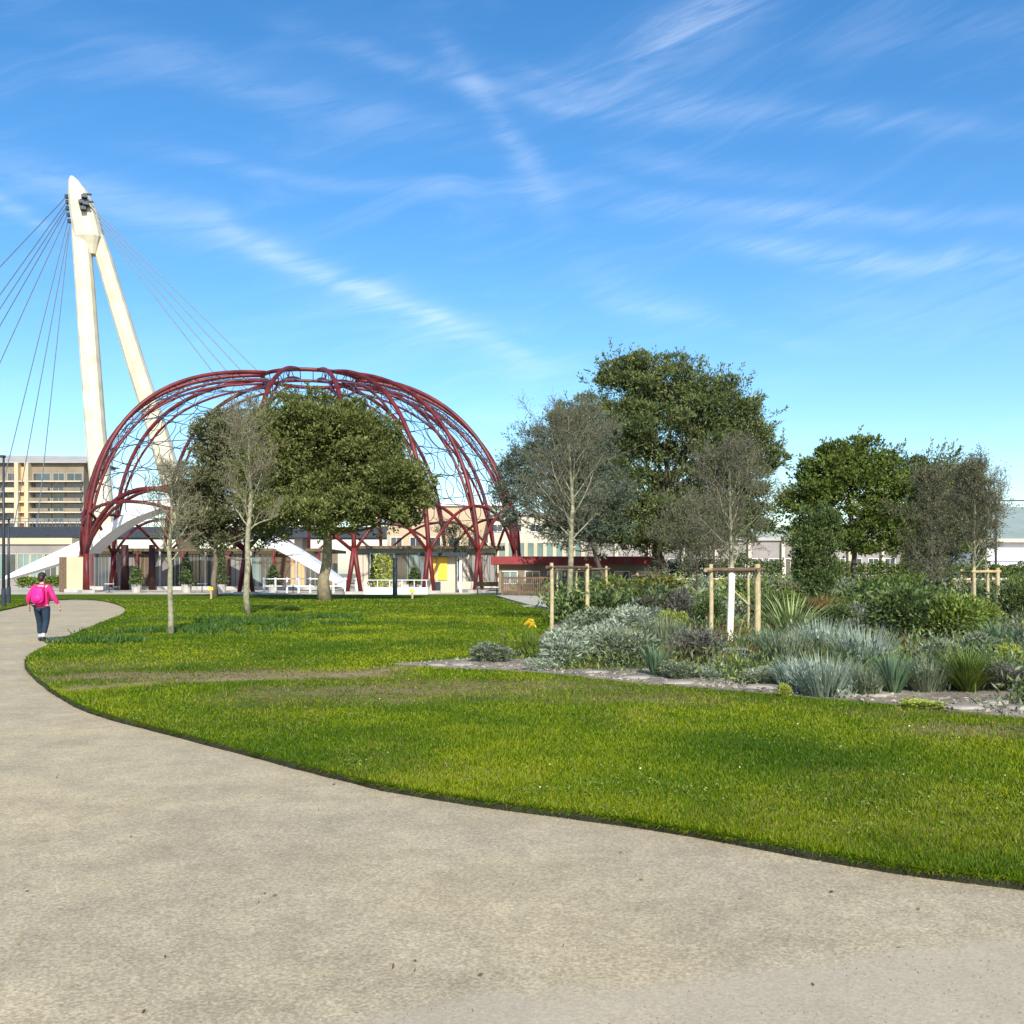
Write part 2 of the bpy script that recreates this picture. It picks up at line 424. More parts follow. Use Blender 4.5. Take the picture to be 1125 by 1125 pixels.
DIRT_LINE = pts_from([(84, 760), (150, 756), (240, 754), (330, 752), (400, 746), (440, 738)])
DIRT_LINE2 = pts_from([(84, 747), (200, 748), (300, 748), (380, 747)])
def dirt_amount(P):
    P = np.asarray(P)
    n = vnoise(P, .7, 3) * .6 + vnoise(P, .22, 4) * .4
    d = dist_poly(P, DIRT_LINE, False) + (n - .5) * .28
    a = np.clip(1.5 - d / .26, 0, 1)
    d2 = dist_poly(P, DIRT_LINE2, False) + (n - .5) * 1.0
    a = np.maximum(a, .8 * np.clip(1.3 - d2 / .8, 0, 1))
    # thin, red-brown patches beside the bed
    for px, py, rx, ry, s in ((440, 768, 2.0, 1.0, .8), (560, 760, 2.4, .8, .5), (340, 775, 1.6, .7, .35), (680, 775, 1.8, .6, .45), (1110, 812, 1.1, .7, .75), (1010, 792, 1.4, .3, .3), (100, 735, 1.6, 1.2, .35), (700, 768, 1.6, .35, .3)):
        c = np.array([wx(px, gy(py)), gy(py)])
        q = np.sqrt(((P[:, 0] - c[0]) / rx) ** 2 + ((P[:, 1] - c[1]) / ry) ** 2) + (n - .5) * 1.4
        a = np.maximum(a, s * np.clip(1.3 - q, 0, 1))
    return a
def lawn_h(P):
    P = np.asarray(P)
    e = dist_poly(P, EDGE_FRONT, False)
    h = .05 + .05 * np.clip(e / 2.5, 0, 1) * vnoise(P, 3.5, 9) + .012 * (vnoise(P, .5, 10) - .5) * np.clip(e / .3, 0, 1)
    bd = dist_poly(P, BED)
    inb = pip(P, BED)
    return np.where(inb | (bd < .25), np.minimum(h, .06), h)

def sheet(name, poly, mat, hfun, step_fn, skirt=None, smooth=True, attr=None, seed=1):
    """triangulated sheet of a polygon with inner points"""
    g = np.random.default_rng(seed)
    xs = [p[0] for p in poly]; ys = [p[1] for p in poly]
    pts = []
    y = min(ys)
    while y < max(ys):
        s = step_fn(y)
        lim = min(max(abs(min(xs)), abs(max(xs))), .62 * y + 6)
        x = max(min(xs), -lim)
        while x < min(max(xs), lim):
            pts.append((x + g.uniform(-.25, .25) * s, y + g.uniform(-.25, .25) * s)); x += s
        y += s
    pts = np.array(pts)
    keep = pip(pts, poly) & (dist_poly(pts, poly) > .06)
    pts = pts[keep]
    n = len(poly)
    co = [Vector(p) for p in poly] + [Vector(p) for p in pts]
    V, E, Fc, *_ = delaunay_2d_cdt(co, [], [list(range(n))], 1, 1e-5)
    V2 = np.array([(v.x, v.y) for v in V]); H = hfun(V2)
    verts = np.column_stack([V2, H]).tolist(); faces = [tuple(f) for f in Fc]
    if skirt is not None:
        # side faces down to z = skirt round the outline
        m = len(verts)
        ph = hfun(np.array(poly))
        top = [(p[0], p[1], h) for p, h in zip(poly, ph)]
        verts += top + [(p[0], p[1], skirt) for p in poly]
        for i in range(n):
            j = (i + 1) % n
            faces.append((m + i, m + j, m + n + j, m + n + i))
    me = bpy.data.meshes.new(name); me.from_pydata(verts, [], faces); me.update()
    if attr:
        A = me.attributes.new(attr[0], 'FLOAT', 'POINT')
        vv = np.zeros(len(me.vertices)); vv[:] = attr[1](np.array(verts)[:, :2]); A.data.foreach_set('value', vv.astype(np.float32))
    me.materials.append(mat)
    me.polygons.foreach_set('use_smooth', [smooth] * len(me.polygons))
    # face normals up
    import bmesh
    bm = bmesh.new(); bm.from_mesh(me)
    for f in bm.faces:
        f.normal_update()
        if f.normal.z < 0: f.normal_flip()
    bm.to_mesh(me); bm.free()
    o = bpy.data.objects.new(name, me); col.objects.link(o)
    return o

def mat_path():
    m, nt, out = new_mat('resin_gravel')
    b = N(nt, 'ShaderNodeBsdfPrincipled'); b.inputs['Roughness'].default_value = .9; b.inputs['Specular IOR Level'].default_value = .2
    tc = N(nt, 'ShaderNodeTexCoord')
    def noi(s, d=4, r=.6):
        n = N(nt, 'ShaderNodeTexNoise'); n.inputs['Scale'].default_value = s; n.inputs['Detail'].default_value = d; n.inputs['Roughness'].default_value = r
        nt.links.new(tc.outputs['Object'], n.inputs['Vector']); return n.outputs['Fac']
    big = noi(.35, 5, .65); mid = noi(2.2, 5); fine = noi(60, 4, .8)
    r1 = ramp(nt, [(.30, (.352, .298, .204)), (.5, (.398, .332, .214)), (.70, (.445, .360, .218))])
    nt.links.new(big, r1.inputs[0])
    def mul(a, bfac, lo, hi, x0=.3, x1=.7):
        r = ramp(nt, [(x0, (lo,) * 3), (x1, (hi,) * 3)]); nt.links.new(bfac, r.inputs[0])
        mx = N(nt, 'ShaderNodeMix', data_type='RGBA', blend_type='MULTIPLY'); mx.inputs['Factor'].default_value = 1
        nt.links.new(a, mx.inputs['A']); nt.links.new(r.outputs[0], mx.inputs['B']); return mx.outputs['Result']
    c = mul(r1.outputs[0], mid, .86, 1.10)
    c = mul(c, fine, .74, 1.22, .36, .64)
    vo = N(nt, 'ShaderNodeTexVoronoi'); vo.inputs['Scale'].default_value = 75; nt.links.new(tc.outputs['Object'], vo.inputs['Vector'])
    sepc = N(nt, 'ShaderNodeSeparateColor'); nt.links.new(vo.outputs['Color'], sepc.inputs[0])
    c = mul(c, sepc.outputs[0], .82, 1.16, .05, .95)
    st = noi(.8, 6, .7); c = mul(c, st, .94, 1.04, .42, .58)
    st2 = noi(5.5, 6, .75); c = mul(c, st2, .93, 1.04, .40, .60)
    # smoother, greyer resurfaced strip in the near corner
    sx = N(nt, 'ShaderNodeSeparateXYZ'); nt.links.new(tc.outputs['Object'], sx.inputs[0])
    m1 = N(nt, 'ShaderNodeMath', operation='MULTIPLY_ADD'); nt.links.new(sx.outputs[0], m1.inputs[0]); m1.inputs[1].default_value = -.278; nt.links.new(sx.outputs[1], m1.inputs[2])
    m2 = N(nt, 'ShaderNodeMath', operation='MULTIPLY_ADD'); nt.links.new(mid, m2.inputs[0]); m2.inputs[1].default_value = .5; nt.links.new(m1.outputs[0], m2.inputs[2])
    mr = N(nt, 'ShaderNodeMapRange'); mr.inputs['From Min'].default_value = 4.15; mr.inputs['From Max'].default_value = 4.02; nt.links.new(m2.outputs[0], mr.inputs['Value'])
    ml = N(nt, 'ShaderNodeMath', operation='MULTIPLY'); nt.links.new(mr.outputs['Result'], ml.inputs[0]); ml.inputs[1].default_value = .55
    mg_ = N(nt, 'ShaderNodeMix', data_type='RGBA'); nt.links.new(ml.outputs[0], mg_.inputs['Factor']); nt.links.new(c, mg_.inputs['A']); mg_.inputs['B'].default_value = (.405, .350, .262, 1)
    c = mg_.outputs['Result']
    nt.links.new(c, b.inputs['Base Color'])
    bp = N(nt, 'ShaderNodeBump'); bp.inputs['Strength'].default_value = .5; bp.inputs['Distance'].default_value = .008
    nt.links.new(fine, bp.inputs['Height']); nt.links.new(bp.outputs[0], b.inputs['Normal'])
    nt.links.new(b.outputs[0], out.inputs[0]); return m
def mat_lawn():
    m, nt, out = new_mat('turf')
    b = N(nt, 'ShaderNodeBsdfPrincipled'); b.inputs['Roughness'].default_value = .95; b.inputs['Specular IOR Level'].default_value = .05
    tc = N(nt, 'ShaderNodeTexCoord'); a = N(nt, 'ShaderNodeAttribute', attribute_name='dirt')
    def noi(s, d=5, r=.65):
        n = N(nt, 'ShaderNodeTexNoise'); n.inputs['Scale'].default_value = s; n.inputs['Detail'].default_value = d; n.inputs['Roughness'].default_value = r
        nt.links.new(tc.outputs['Object'], n.inputs['Vector']); return n.outputs['Fac']
    r1 = ramp(nt, [(.25, (.026, .055, .003)), (.5, (.062, .105, .004)), (.75, (.13, .165, .008))]); nt.links.new(noi(14), r1.inputs[0])
    r0 = ramp(nt, [(.35, (.80, .90, .8)), (.65, (1.25, 1.12, 1.1))]); nt.links.new(noi(.35), r0.inputs[0])
    mg = N(nt, 'ShaderNodeMix', data_type='RGBA', blend_type='MULTIPLY'); mg.inputs['Factor'].default_value = 1
    nt.links.new(r1.outputs[0], mg.inputs['A']); nt.links.new(r0.outputs[0], mg.inputs['B'])
    r2 = ramp(nt, [(.3, (.16, .115, .055)), (.7, (.38, .30, .17))]); nt.links.new(noi(9), r2.inputs[0])
    mx = N(nt, 'ShaderNodeMix', data_type='RGBA')
    nt.links.new(a.outputs['Fac'], mx.inputs['Factor']); nt.links.new(mg.outputs['Result'], mx.inputs['A']); nt.links.new(r2.outputs[0], mx.inputs['B'])
    nt.links.new(mx.outputs['Result'], b.inputs['Base Color'])
    bp = N(nt, 'ShaderNodeBump'); bp.inputs['Strength'].default_value = .8; bp.inputs['Distance'].default_value = .05
    nt.links.new(noi(22), bp.inputs['Height']); nt.links.new(bp.outputs[0], b.inputs['Normal'])
    nt.links.new(b.outputs[0], out.inputs[0]); return m
def mat_ground(name, lo, mid, hi, s1=.5, s2=18, bump=.6):
    m, nt, out = new_mat(name)
    b = N(nt, 'ShaderNodeBsdfPrincipled'); b.inputs['Roughness'].default_value = .95; b.inputs['Specular IOR Level'].default_value = .1
    tc = N(nt, 'ShaderNodeTexCoord')
    n1 = N(nt, 'ShaderNodeTexNoise'); n1.inputs['Scale'].default_value = s1; n1.inputs['Detail'].default_value = 8; n1.inputs['Roughness'].default_value = .7
    n2 = N(nt, 'ShaderNodeTexNoise'); n2.inputs['Scale'].default_value = s2; n2.inputs['Detail'].default_value = 5; n2.inputs['Roughness'].default_value = .7
    for n in (n1, n2): nt.links.new(tc.outputs['Object'], n.inputs['Vector'])
    r = ramp(nt, [(.3, lo), (.5, mid), (.7, hi)]); nt.links.new(n1.outputs['Fac'], r.inputs[0])
    r2 = ramp(nt, [(.35, (.65,) * 3), (.65, (1.25,) * 3)]); nt.links.new(n2.outputs['Fac'], r2.inputs[0])
    mx = N(nt, 'ShaderNodeMix', data_type='RGBA', blend_type='MULTIPLY'); mx.inputs['Factor'].default_value = 1
    nt.links.new(r.outputs[0], mx.inputs['A']); nt.links.new(r2.outputs[0], mx.inputs['B']); nt.links.new(mx.outputs['Result'], b.inputs['Base Color'])
    bp = N(nt, 'ShaderNodeBump'); bp.inputs['Strength'].default_value = bump; bp.inputs['Distance'].default_value = .03
    nt.links.new(n2.outputs['Fac'], bp.inputs['Height']); nt.links.new(bp.outputs[0], b.inputs['Normal'])
    nt.links.new(b.outputs[0], out.inputs[0]); return m

# far ground: one sheet to the horizon, path on top
g = MB(); g.add([(-2500, -60, -.012), (2500, -60, -.012), (2500, 3500, -.012), (-2500, 3500, -.012)], [(0, 1, 2, 3)])
tag(g.build('ground', mat_ground('far_ground', (.16, .15, .10), (.24, .22, .16), (.33, .30, .23), .02, 1)), kind='structure')
g = MB(); g.add([(-70, -15, -.004), (70, -15, -.004), (70, 60, -.004), (-70, 60, -.004)], [(0, 1, 2, 3)])
tag(g.build('path', mat_path()), kind='structure')
g = MB(); g.add([(-110, 69, .02), (90, 69, .02), (90, 150, .02), (-110, 150, .02)], [(0, 1, 2, 3)])
tag(g.build('plaza', mat_ground('plaza_paving', (.36, .32, .26), (.46, .41, .33), (.55, .50, .42), .3, 4, .1)), kind='structure')
step = lambda y: max(.16, y * .028)
LAWN_MAT = mat_lawn()
tag(sheet('lawn', LAWN, LAWN_MAT, lawn_h, step, skirt=-.02, attr=('dirt', dirt_amount)), kind='structure')
def bed_h(P):
    e = dist_poly(P, BED)
    return .075 + .10 * np.clip(e / 3, 0, 1) + .035 * (vnoise(np.asarray(P), .35, 21) - .5) * np.clip(e / .25, 0, 1)
tag(sheet('planting_bed_soil', BED, mat_ground('gravelly_soil', (.13, .11, .08), (.22, .19, .145), (.33, .30, .24), 1.6, 16), bed_h, lambda y: max(.12, y * .02), skirt=.0), kind='structure')
tag(sheet('gravel_footpath', GRAVEL_PATH, mat_ground('pale_gravel', (.33, .31, .25), (.42, .39, .32), (.50, .47, .40), .8, 10), lambda P: np.full(len(P), .19), lambda y: 2.0, skirt=.0), kind='structure')
# steel and soil edge round the lawn
def edge_kerb():
    mb = MB(); P = EDGE_FRONT; n = len(P); g_ = np.random.default_rng(5)
    inn = []; out_ = []
    for i in range(n):
        a = np.array(P[max(i - 1, 0)]); b = np.array(P[min(i + 1, n - 1)]); t = (b - a) / np.linalg.norm(b - a)
        nrm = np.array((t[1], -t[0]))          # to the path side (outline runs right to left)
        nrm = -nrm
        j = vnoise(np.array([P[i]]), .3, 12)[0] * .03; out_.append(np.array(P[i]) - nrm * -(.008 + j)); inn.append(np.array(P[i]) + nrm * -.03)
    V = []; Fc = []
    for i in range(n):
        V += [(*out_[i], -.01), (*out_[i], .034), (*inn[i], .040), (*inn[i], -.01)]
    for i in range(n - 1):
        for k in range(3): Fc.append((i * 4 + k, i * 4 + k + 1, i * 4 + 5 + k, i * 4 + 4 + k))
    mb.add(V, Fc)
    return mb.build('lawn_kerb', mat_simple('dark_soil_edge', (.022, .025, .009), .95, 0, .5, 9, .8))
tag(edge_kerb(), kind='structure')

# ------------------------------------------------------------------ grass blades (stuff)
def grass():
    g_ = np.random.default_rng(11)
    n = 760000
    # uniform on the picture of the lawn: density falls with distance squared
    inv = g_.uniform(1 / 44.0, 1 / 5.0, n)
    inv = np.where(g_.random(n) < .16, g_.uniform(1 / 60., 1 / 22., n), inv)
    Y = 1 / inv
    X = Y * g_.uniform(-.56, .58, n) + g_.normal(size=n) * .3
    P = np.column_stack([X, Y])
    k = pip(P, LAWN) & ~pip(P, BED)
    P = P[k]
    d = dirt_amount(P)
    k = g_.random(len(P)) > d * .93
    P = P[k]; d = d[k]
    # clumpy
    cl = vnoise(P, .16, 31) * .6 + vnoise(P, .6, 33) * .4
    k = g_.random(len(P)) < .55 + .9 * cl
    P = P[k]; cl = cl[k]; d = d[k]
    m = len(P); Yd = P[:, 1]
    h = lawn_h(P)
    hh = (.015 + .018 * cl) * g_.uniform(.6, 1.4, m) * (1 + .018 * Yd)
    w = np.maximum(.0035, Yd * .00062) * g_.uniform(.7, 1.5, m)
    th = g_.uniform(0, 2 * math.pi, m)
    S = np.column_stack([np.cos(th), np.sin(th), np.zeros(m)]) * w[:, None]
    lean = g_.normal(size=(m, 2)) * .55
    B = np.column_stack([P, h - .008])
    T = B + np.column_stack([lean * hh[:, None], hh + .008])
    V = np.stack([B - S, B + S, T], axis=1).reshape(-1, 3)
    tint = np.clip(.46 + g_.normal(size=m) * .27 + (vnoise(P, 2.2, 41) - .5) * .8 + (vnoise(P, .45, 47) - .5) * .5, 0, 1)
    dry = (g_.random(m) < (.035 + .75 * d + .10 * (vnoise(P, 1.3, 43) > .7)))
    V = V.reshape(m, 3, 3)
    # tufts hanging over the cut edge of the turf
    E_ = np.array(EDGE_FRONT); sg = np.linalg.norm(np.diff(E_, axis=0), axis=1); mid = (E_[1:, 1] + E_[:-1, 1]) / 2
    w_ = sg / np.maximum(mid, 4) ** 1.3; w_ /= w_.sum(); q = 26000; ii = g_.choice(len(sg), q, p=w_); f = g_.random(q)
    B2 = E_[ii] * (1 - f[:, None]) + E_[ii + 1] * f[:, None]; tt = (E_[ii + 1] - E_[ii]) / sg[ii][:, None]; on = np.column_stack([-tt[:, 1], tt[:, 0]])
    cl2 = vnoise(B2, .22, 91); kk = g_.random(q) < .25 + 1.1 * cl2; B2 = B2[kk]; on = on[kk]; cl2 = cl2[kk]; q = len(B2)
    B2 = B2 - on * g_.uniform(-.02, .04, q)[:, None]; y2 = B2[:, 1]
    P0 = np.column_stack([B2, np.full(q, .038)]); T0 = P0 + np.column_stack([on * (g_.uniform(0, .055, q) * (.4 + cl2))[:, None] + g_.normal(size=(q, 2)) * .015, g_.uniform(-.02, .03, q)])
    w2 = np.maximum(.0035, y2 * .0007) ; S2 = np.column_stack([tt[kk], np.zeros(q)]) * w2[:, None]
    V = np.concatenate([V, np.stack([P0 - S2, P0 + S2, T0], axis=1)]); tint = np.concatenate([tint, np.clip(.42 + g_.normal(size=q) * .3, 0, 1)]); dry = np.concatenate([dry, g_.random(q) < .08])
    o = fast_mesh('grass', V[~dry].reshape(-1, 3), 3, L['grass'], tint=tint[~dry]); tag(o, kind='stuff', label='short yellow-green mown grass of the lawn', cat='grass')
    o = fast_mesh('dry_grass', V[dry].reshape(-1, 3), 3, L['drygrass'], tint=tint[dry]); tag(o, kind='stuff', label='withered straw-coloured blades mixed into the lawn', cat='grass')
    n = 1500; Pb = []  # dark bulb leaves, spread wide so their colour gives the shade patches by the birches
    for px, py, rx, ry in ((150, 700, 2.2, 2.2), (230, 696, 2.6, 2.6), (300, 690, 2.2, 2.0), (120, 708, 1.2, 1.0), (240, 683, 3.0, 3.0), (340, 682, 2.5, 2.5)):
        c = np.array([wx(px, gy(py)), gy(py)]); Pb.append(c + g_.normal(size=(n // 6, 2)) * np.array((rx, ry)) * .45)
    Pb = np.concatenate(Pb); Pb = Pb[pip(Pb, LAWN) & (vnoise(Pb, .9, 17) > .40)]; Pb = np.repeat(Pb, 9, axis=0) + g_.normal(size=(len(Pb) * 9, 2)) * .07; m = len(Pb)
    c = np.column_stack([Pb, lawn_h(Pb)]); D = np.column_stack([g_.normal(size=(m, 2)) * .5, np.ones(m)])
    tag(fast_mesh('bulb_shade_leaves', leaves(c, D, .16 * g_.uniform(.5, 1.3, m), .03, g_), 4, L['bulb'], tint=g_.random(m)), kind='stuff', label='blue-green drifts of bulb leaves standing in for shade patches in the grass round the birches', cat='bulb leaves')
    n = 1100; Y = 1 / g_.uniform(1 / 24, 1 / 6, n); P = np.column_stack([Y * g_.uniform(-.52, .56, n), Y]); P = P[pip(P, LAWN) & ~pip(P, BED) & (vnoise(P, 1.4, 66) > .5)]
    P = np.repeat(P, 14, axis=0) + g_.normal(size=(len(P) * 14, 2)) * .06; m = len(P)
    tag(fast_mesh('clover', leaves(np.column_stack([P, lawn_h(P) + .012]), np.column_stack([g_.normal(size=(m, 2)), np.full(m, .35)]), .022 * g_.uniform(.6, 1.4, m), .015, g_), 4, L['green'], tint=g_.random(m)), kind='stuff', label='patches of clover and flat weeds in the lawn', cat='clover')
    # fallen bits and daisies
    n = 60
    inv = g_.uniform(1 / 22, 1 / 6, n); Y = 1 / inv; X = Y * g_.uniform(-.5, .53, n); P = np.column_stack([X, Y]); P = P[pip(P, LAWN) & ~pip(P, BED)]
    c = np.column_stack([P, lawn_h(P) + .05]); m = len(P)
    D = np.column_stack([g_.normal(size=(m, 2)), np.full(m, .6)])
    V = leaves(c, D, .015 * g_.uniform(.6, 1.3, m), .013, g_)
    o = fast_mesh('daisies', V, 4, M['white']); tag(o, kind='stuff', label='scattered tiny white daisies in the lawn', cat='flowers')
grass()

def pebbles():
    g_ = np.random.default_rng(19)
    n = 5200; Y = 1 / g_.uniform(1 / 16, 1 / 3.3, n); X = Y * g_.uniform(-.56, .56, n); P = np.column_stack([X, Y])
    keep = (vnoise(P, .8, 51) + vnoise(P, .25, 52) > .95) & ~pip(P, LAWN); P = P[keep]
    E_ = np.array(EDGE_FRONT); sg = np.linalg.norm(np.diff(E_, axis=0), axis=1); w_ = sg / np.maximum(E_[1:, 1], 4) ** 1.5; w_ /= w_.sum()
    q = 3200; ii = g_.choice(len(sg), q, p=w_); f = g_.random(q)[:, None]; B = E_[ii] * (1 - f) + E_[ii + 1] * f; t = (E_[ii + 1] - E_[ii]) / sg[ii][:, None]
    B = B + np.column_stack([-t[:, 1], t[:, 0]]) * (.03 + g_.exponential(.07, q))[:, None]
    P = np.concatenate([P, B]); P = P[~pip(P, LAWN)]
    mb = MB()
    for p in P:
        r = g_.uniform(.0022, .0055) * (1 + p[1] * .05); a = g_.normal(size=(4, 3)) * .25 + np.array([(1, 0, 0), (0, 1, 0), (-1, 0, 0), (0, -1, 0)]); a[:, 2] = 0
        V = np.concatenate([a * r, [[0, 0, r * 1.1]]]) + np.array((p[0], p[1], -.004)); mb.add(V, [(0, 1, 4), (1, 2, 4), (2, 3, 4), (3, 0, 4)])
    tag(mb.build('loose_grit', M['tanstone']), 'loose grit scattered over the path and along the turf edge', 'grit', kind='stuff')
    n = 45; Y = 1 / g_.uniform(1 / 14, 1 / 3.4, n); P = np.column_stack([Y * g_.uniform(-.55, .55, n), Y]); P = P[~pip(P, LAWN)]; m = len(P)
    tag(fast_mesh('fallen_leaves', leaves(np.column_stack([P, np.full(m, .002)]), np.column_stack([g_.normal(size=(m, 2)), np.full(m, .15)]), .03, .014, g_), 4, L['bronze'], tint=g_.random(m)), 'few dry leaves lying on the path', 'leaves', kind='stuff')
pebbles()

# ------------------------------------------------------------------ plants
def blob_points(g_, blobs, n, shell=.55):
    """blobs: list of (cx,cy,cz,rx,ry,rz). returns points and outward directions, index"""
    w = np.array([b[3] * b[4] + b[3] * b[5] + b[4] * b[5] for b in blobs]); w = w / w.sum()
    idx = g_.choice(len(blobs), n, p=w)
    B = np.array(blobs)[idx]
    d = g_.normal(size=(n, 3)); d /= np.linalg.norm(d, axis=1, keepdims=True)
    r = shell + (1 - shell) * g_.random(n) ** .6
    P = B[:, :3] + d * B[:, 3:6] * r[:, None]
    return P, d, idx

def crown_blobs(g_, env, nb, rmin, rmax, flat=.8, core=.35):
    """clumps spread through the volume of envelope ellipsoids"""
    out = []
    w = np.array([(e[3] * e[5]) ** .9 for e in env]); w /= w.sum()
    for i in range(nb):
        e = env[g_.choice(len(env), p=w)]
        d = g_.normal(size=3); d /= np.linalg.norm(d)
        r = (core + (1 - core) * g_.random() ** .65)
        c = np.array(e[:3]) + d * np.array(e[3:6]) * r
        s = g_.uniform(rmin, rmax) * (1.15 - .35 * r)
        out.append((*c, s, s, s * flat))
    return out

def limb(mb, a, b, r0, r1, g_, sag=.12, n=5, sides=6):
    a = np.array(a); b = np.array(b); Ln = np.linalg.norm(b - a); pts = []
    off = g_.normal(size=3) * Ln * .06
    for i in range(n + 1):
        t = i / n
        p = a * (1 - t) + b * t + off * math.sin(math.pi * t)
        p[2] += -sag * Ln * math.sin(math.pi * t)
        pts.append(p)
    mb.tube(pts, [r0 + (r1 - r0) * (i / n) for i in range(n + 1)], sides)

def tree(name, loc, env, nb, rmin, rmax, nleaf, leafL, leafW, mat, bark, trunk_h, trunk_r, label, cat, group=None, seed=0, flat=.8, up=.25, core=.35, fill=.22, nlimb=26, sprig=0):
    g_ = np.random.default_rng(seed)
    root = empty(name, loc); tag(root, label, cat, group)
    blobs = crown_blobs(g_, env, nb, rmin, rmax, flat, core)
    P, d, idx = blob_points(g_, blobs, nleaf, .5)
    k = P[:, 2] > trunk_h * .45
    P = P[k]; d = d[k]; idx = idx[k]; m = len(P)
    D = d + g_.normal(size=(m, 3)) * .5 + np.array([0, 0, up])
    bt = g_.random(len(blobs))
    if sprig:
        we = np.array([e[3] * e[5] for e in env]); ie = g_.choice(len(env), sprig, p=we / we.sum()); EE = np.array(env)[ie]
        dd = g_.normal(size=(sprig, 3)); dd /= np.linalg.norm(dd, axis=1, keepdims=True)
        sp0 = EE[:, :3] + dd * EE[:, 3:6] * g_.uniform(.82, 1.04, (sprig, 1)); od = dd + np.array((0, 0, .5)) + g_.normal(size=(sprig, 3)) * .3; od /= np.linalg.norm(od, axis=1, keepdims=True)
        ln = g_.uniform(.5, 1.2, (sprig, 1)) * leafL * 3.4; k_ = 16; tt = np.linspace(0, 1, k_)
        PP = (sp0[:, None, :] + od[:, None, :] * ln[:, None, :] * tt[None, :, None]).reshape(-1, 3) + g_.normal(size=(sprig * k_, 3)) * leafL * .22
        P = np.concatenate([P, PP]); D = np.concatenate([D, np.repeat(od, k_, axis=0) + g_.normal(size=(sprig * k_, 3)) * .55]); idx = np.concatenate([idx, np.repeat(g_.integers(0, len(blobs), sprig), k_)]); m = len(P)
    if fill:
        we = np.array([(e[3] * e[5]) for e in env]); we /= we.sum(); q = int(nleaf * fill); ie = g_.choice(len(env), q, p=we)
        EE = np.array(env)[ie]; dd = g_.normal(size=(q, 3)); dd /= np.linalg.norm(dd, axis=1, keepdims=True)
        PP = EE[:, :3] + dd * EE[:, 3:6] * (g_.random((q, 1)) ** .45) * .93
        P = np.concatenate([P, PP]); D = np.concatenate([D, dd + g_.normal(size=(q, 3))]); idx = np.concatenate([idx, g_.integers(0, len(blobs), q)]); m = len(P)
    V = leaves(P, D, leafL * g_.uniform(.6, 1.4, m), leafW * g_.uniform(.7, 1.3, m), g_)
    tint = np.clip(.30 * bt[idx] + .35 + g_.normal(size=m) * .17, 0, 1)
    fast_mesh('crown', V, 4, mat, root, tint)
    mb = MB()
    lean = g_.normal(size=2) * .02 * trunk_h
    zc = np.mean([e[2] for e in env])
    top = np.array((env[0][0] + lean[0], env[0][1] + lean[1], zc + .35 * env[0][5]))
    n = 8; pts = []; rad = []
    wob = g_.normal(size=(n + 1, 3)) * trunk_r * .25; wob[0] = 0
    for i in range(n + 1):
        t = i / n
        p = np.array((top[0] * t ** 1.3, top[1] * t ** 1.3, top[2] * t)) + wob[i] * np.array((1, 1, 0))
        pts.append(p); rad.append(trunk_r * (1.35 if i == 0 else 1.0 - .75 * t))
    mb.tube(pts, rad, 9)
    order = g_.permutation(len(blobs))[:nlimb]
    for j in order:
        c = np.array(blobs[j][:3])
        t = np.clip((trunk_h + (c[2] - trunk_h) * .35) / top[2], trunk_h / top[2] * .95, .95)
        i0 = int(t * n); f = t * n - i0; i1 = min(i0 + 1, n)
        a = pts[i0] * (1 - f) + pts[i1] * f
        rr = trunk_r * (1 - .75 * t) * .5
        limb(mb, a, c, rr, rr * .15, g_, sag=.08)
    mb.build('trunk', bark, root, smooth=True)
    return root

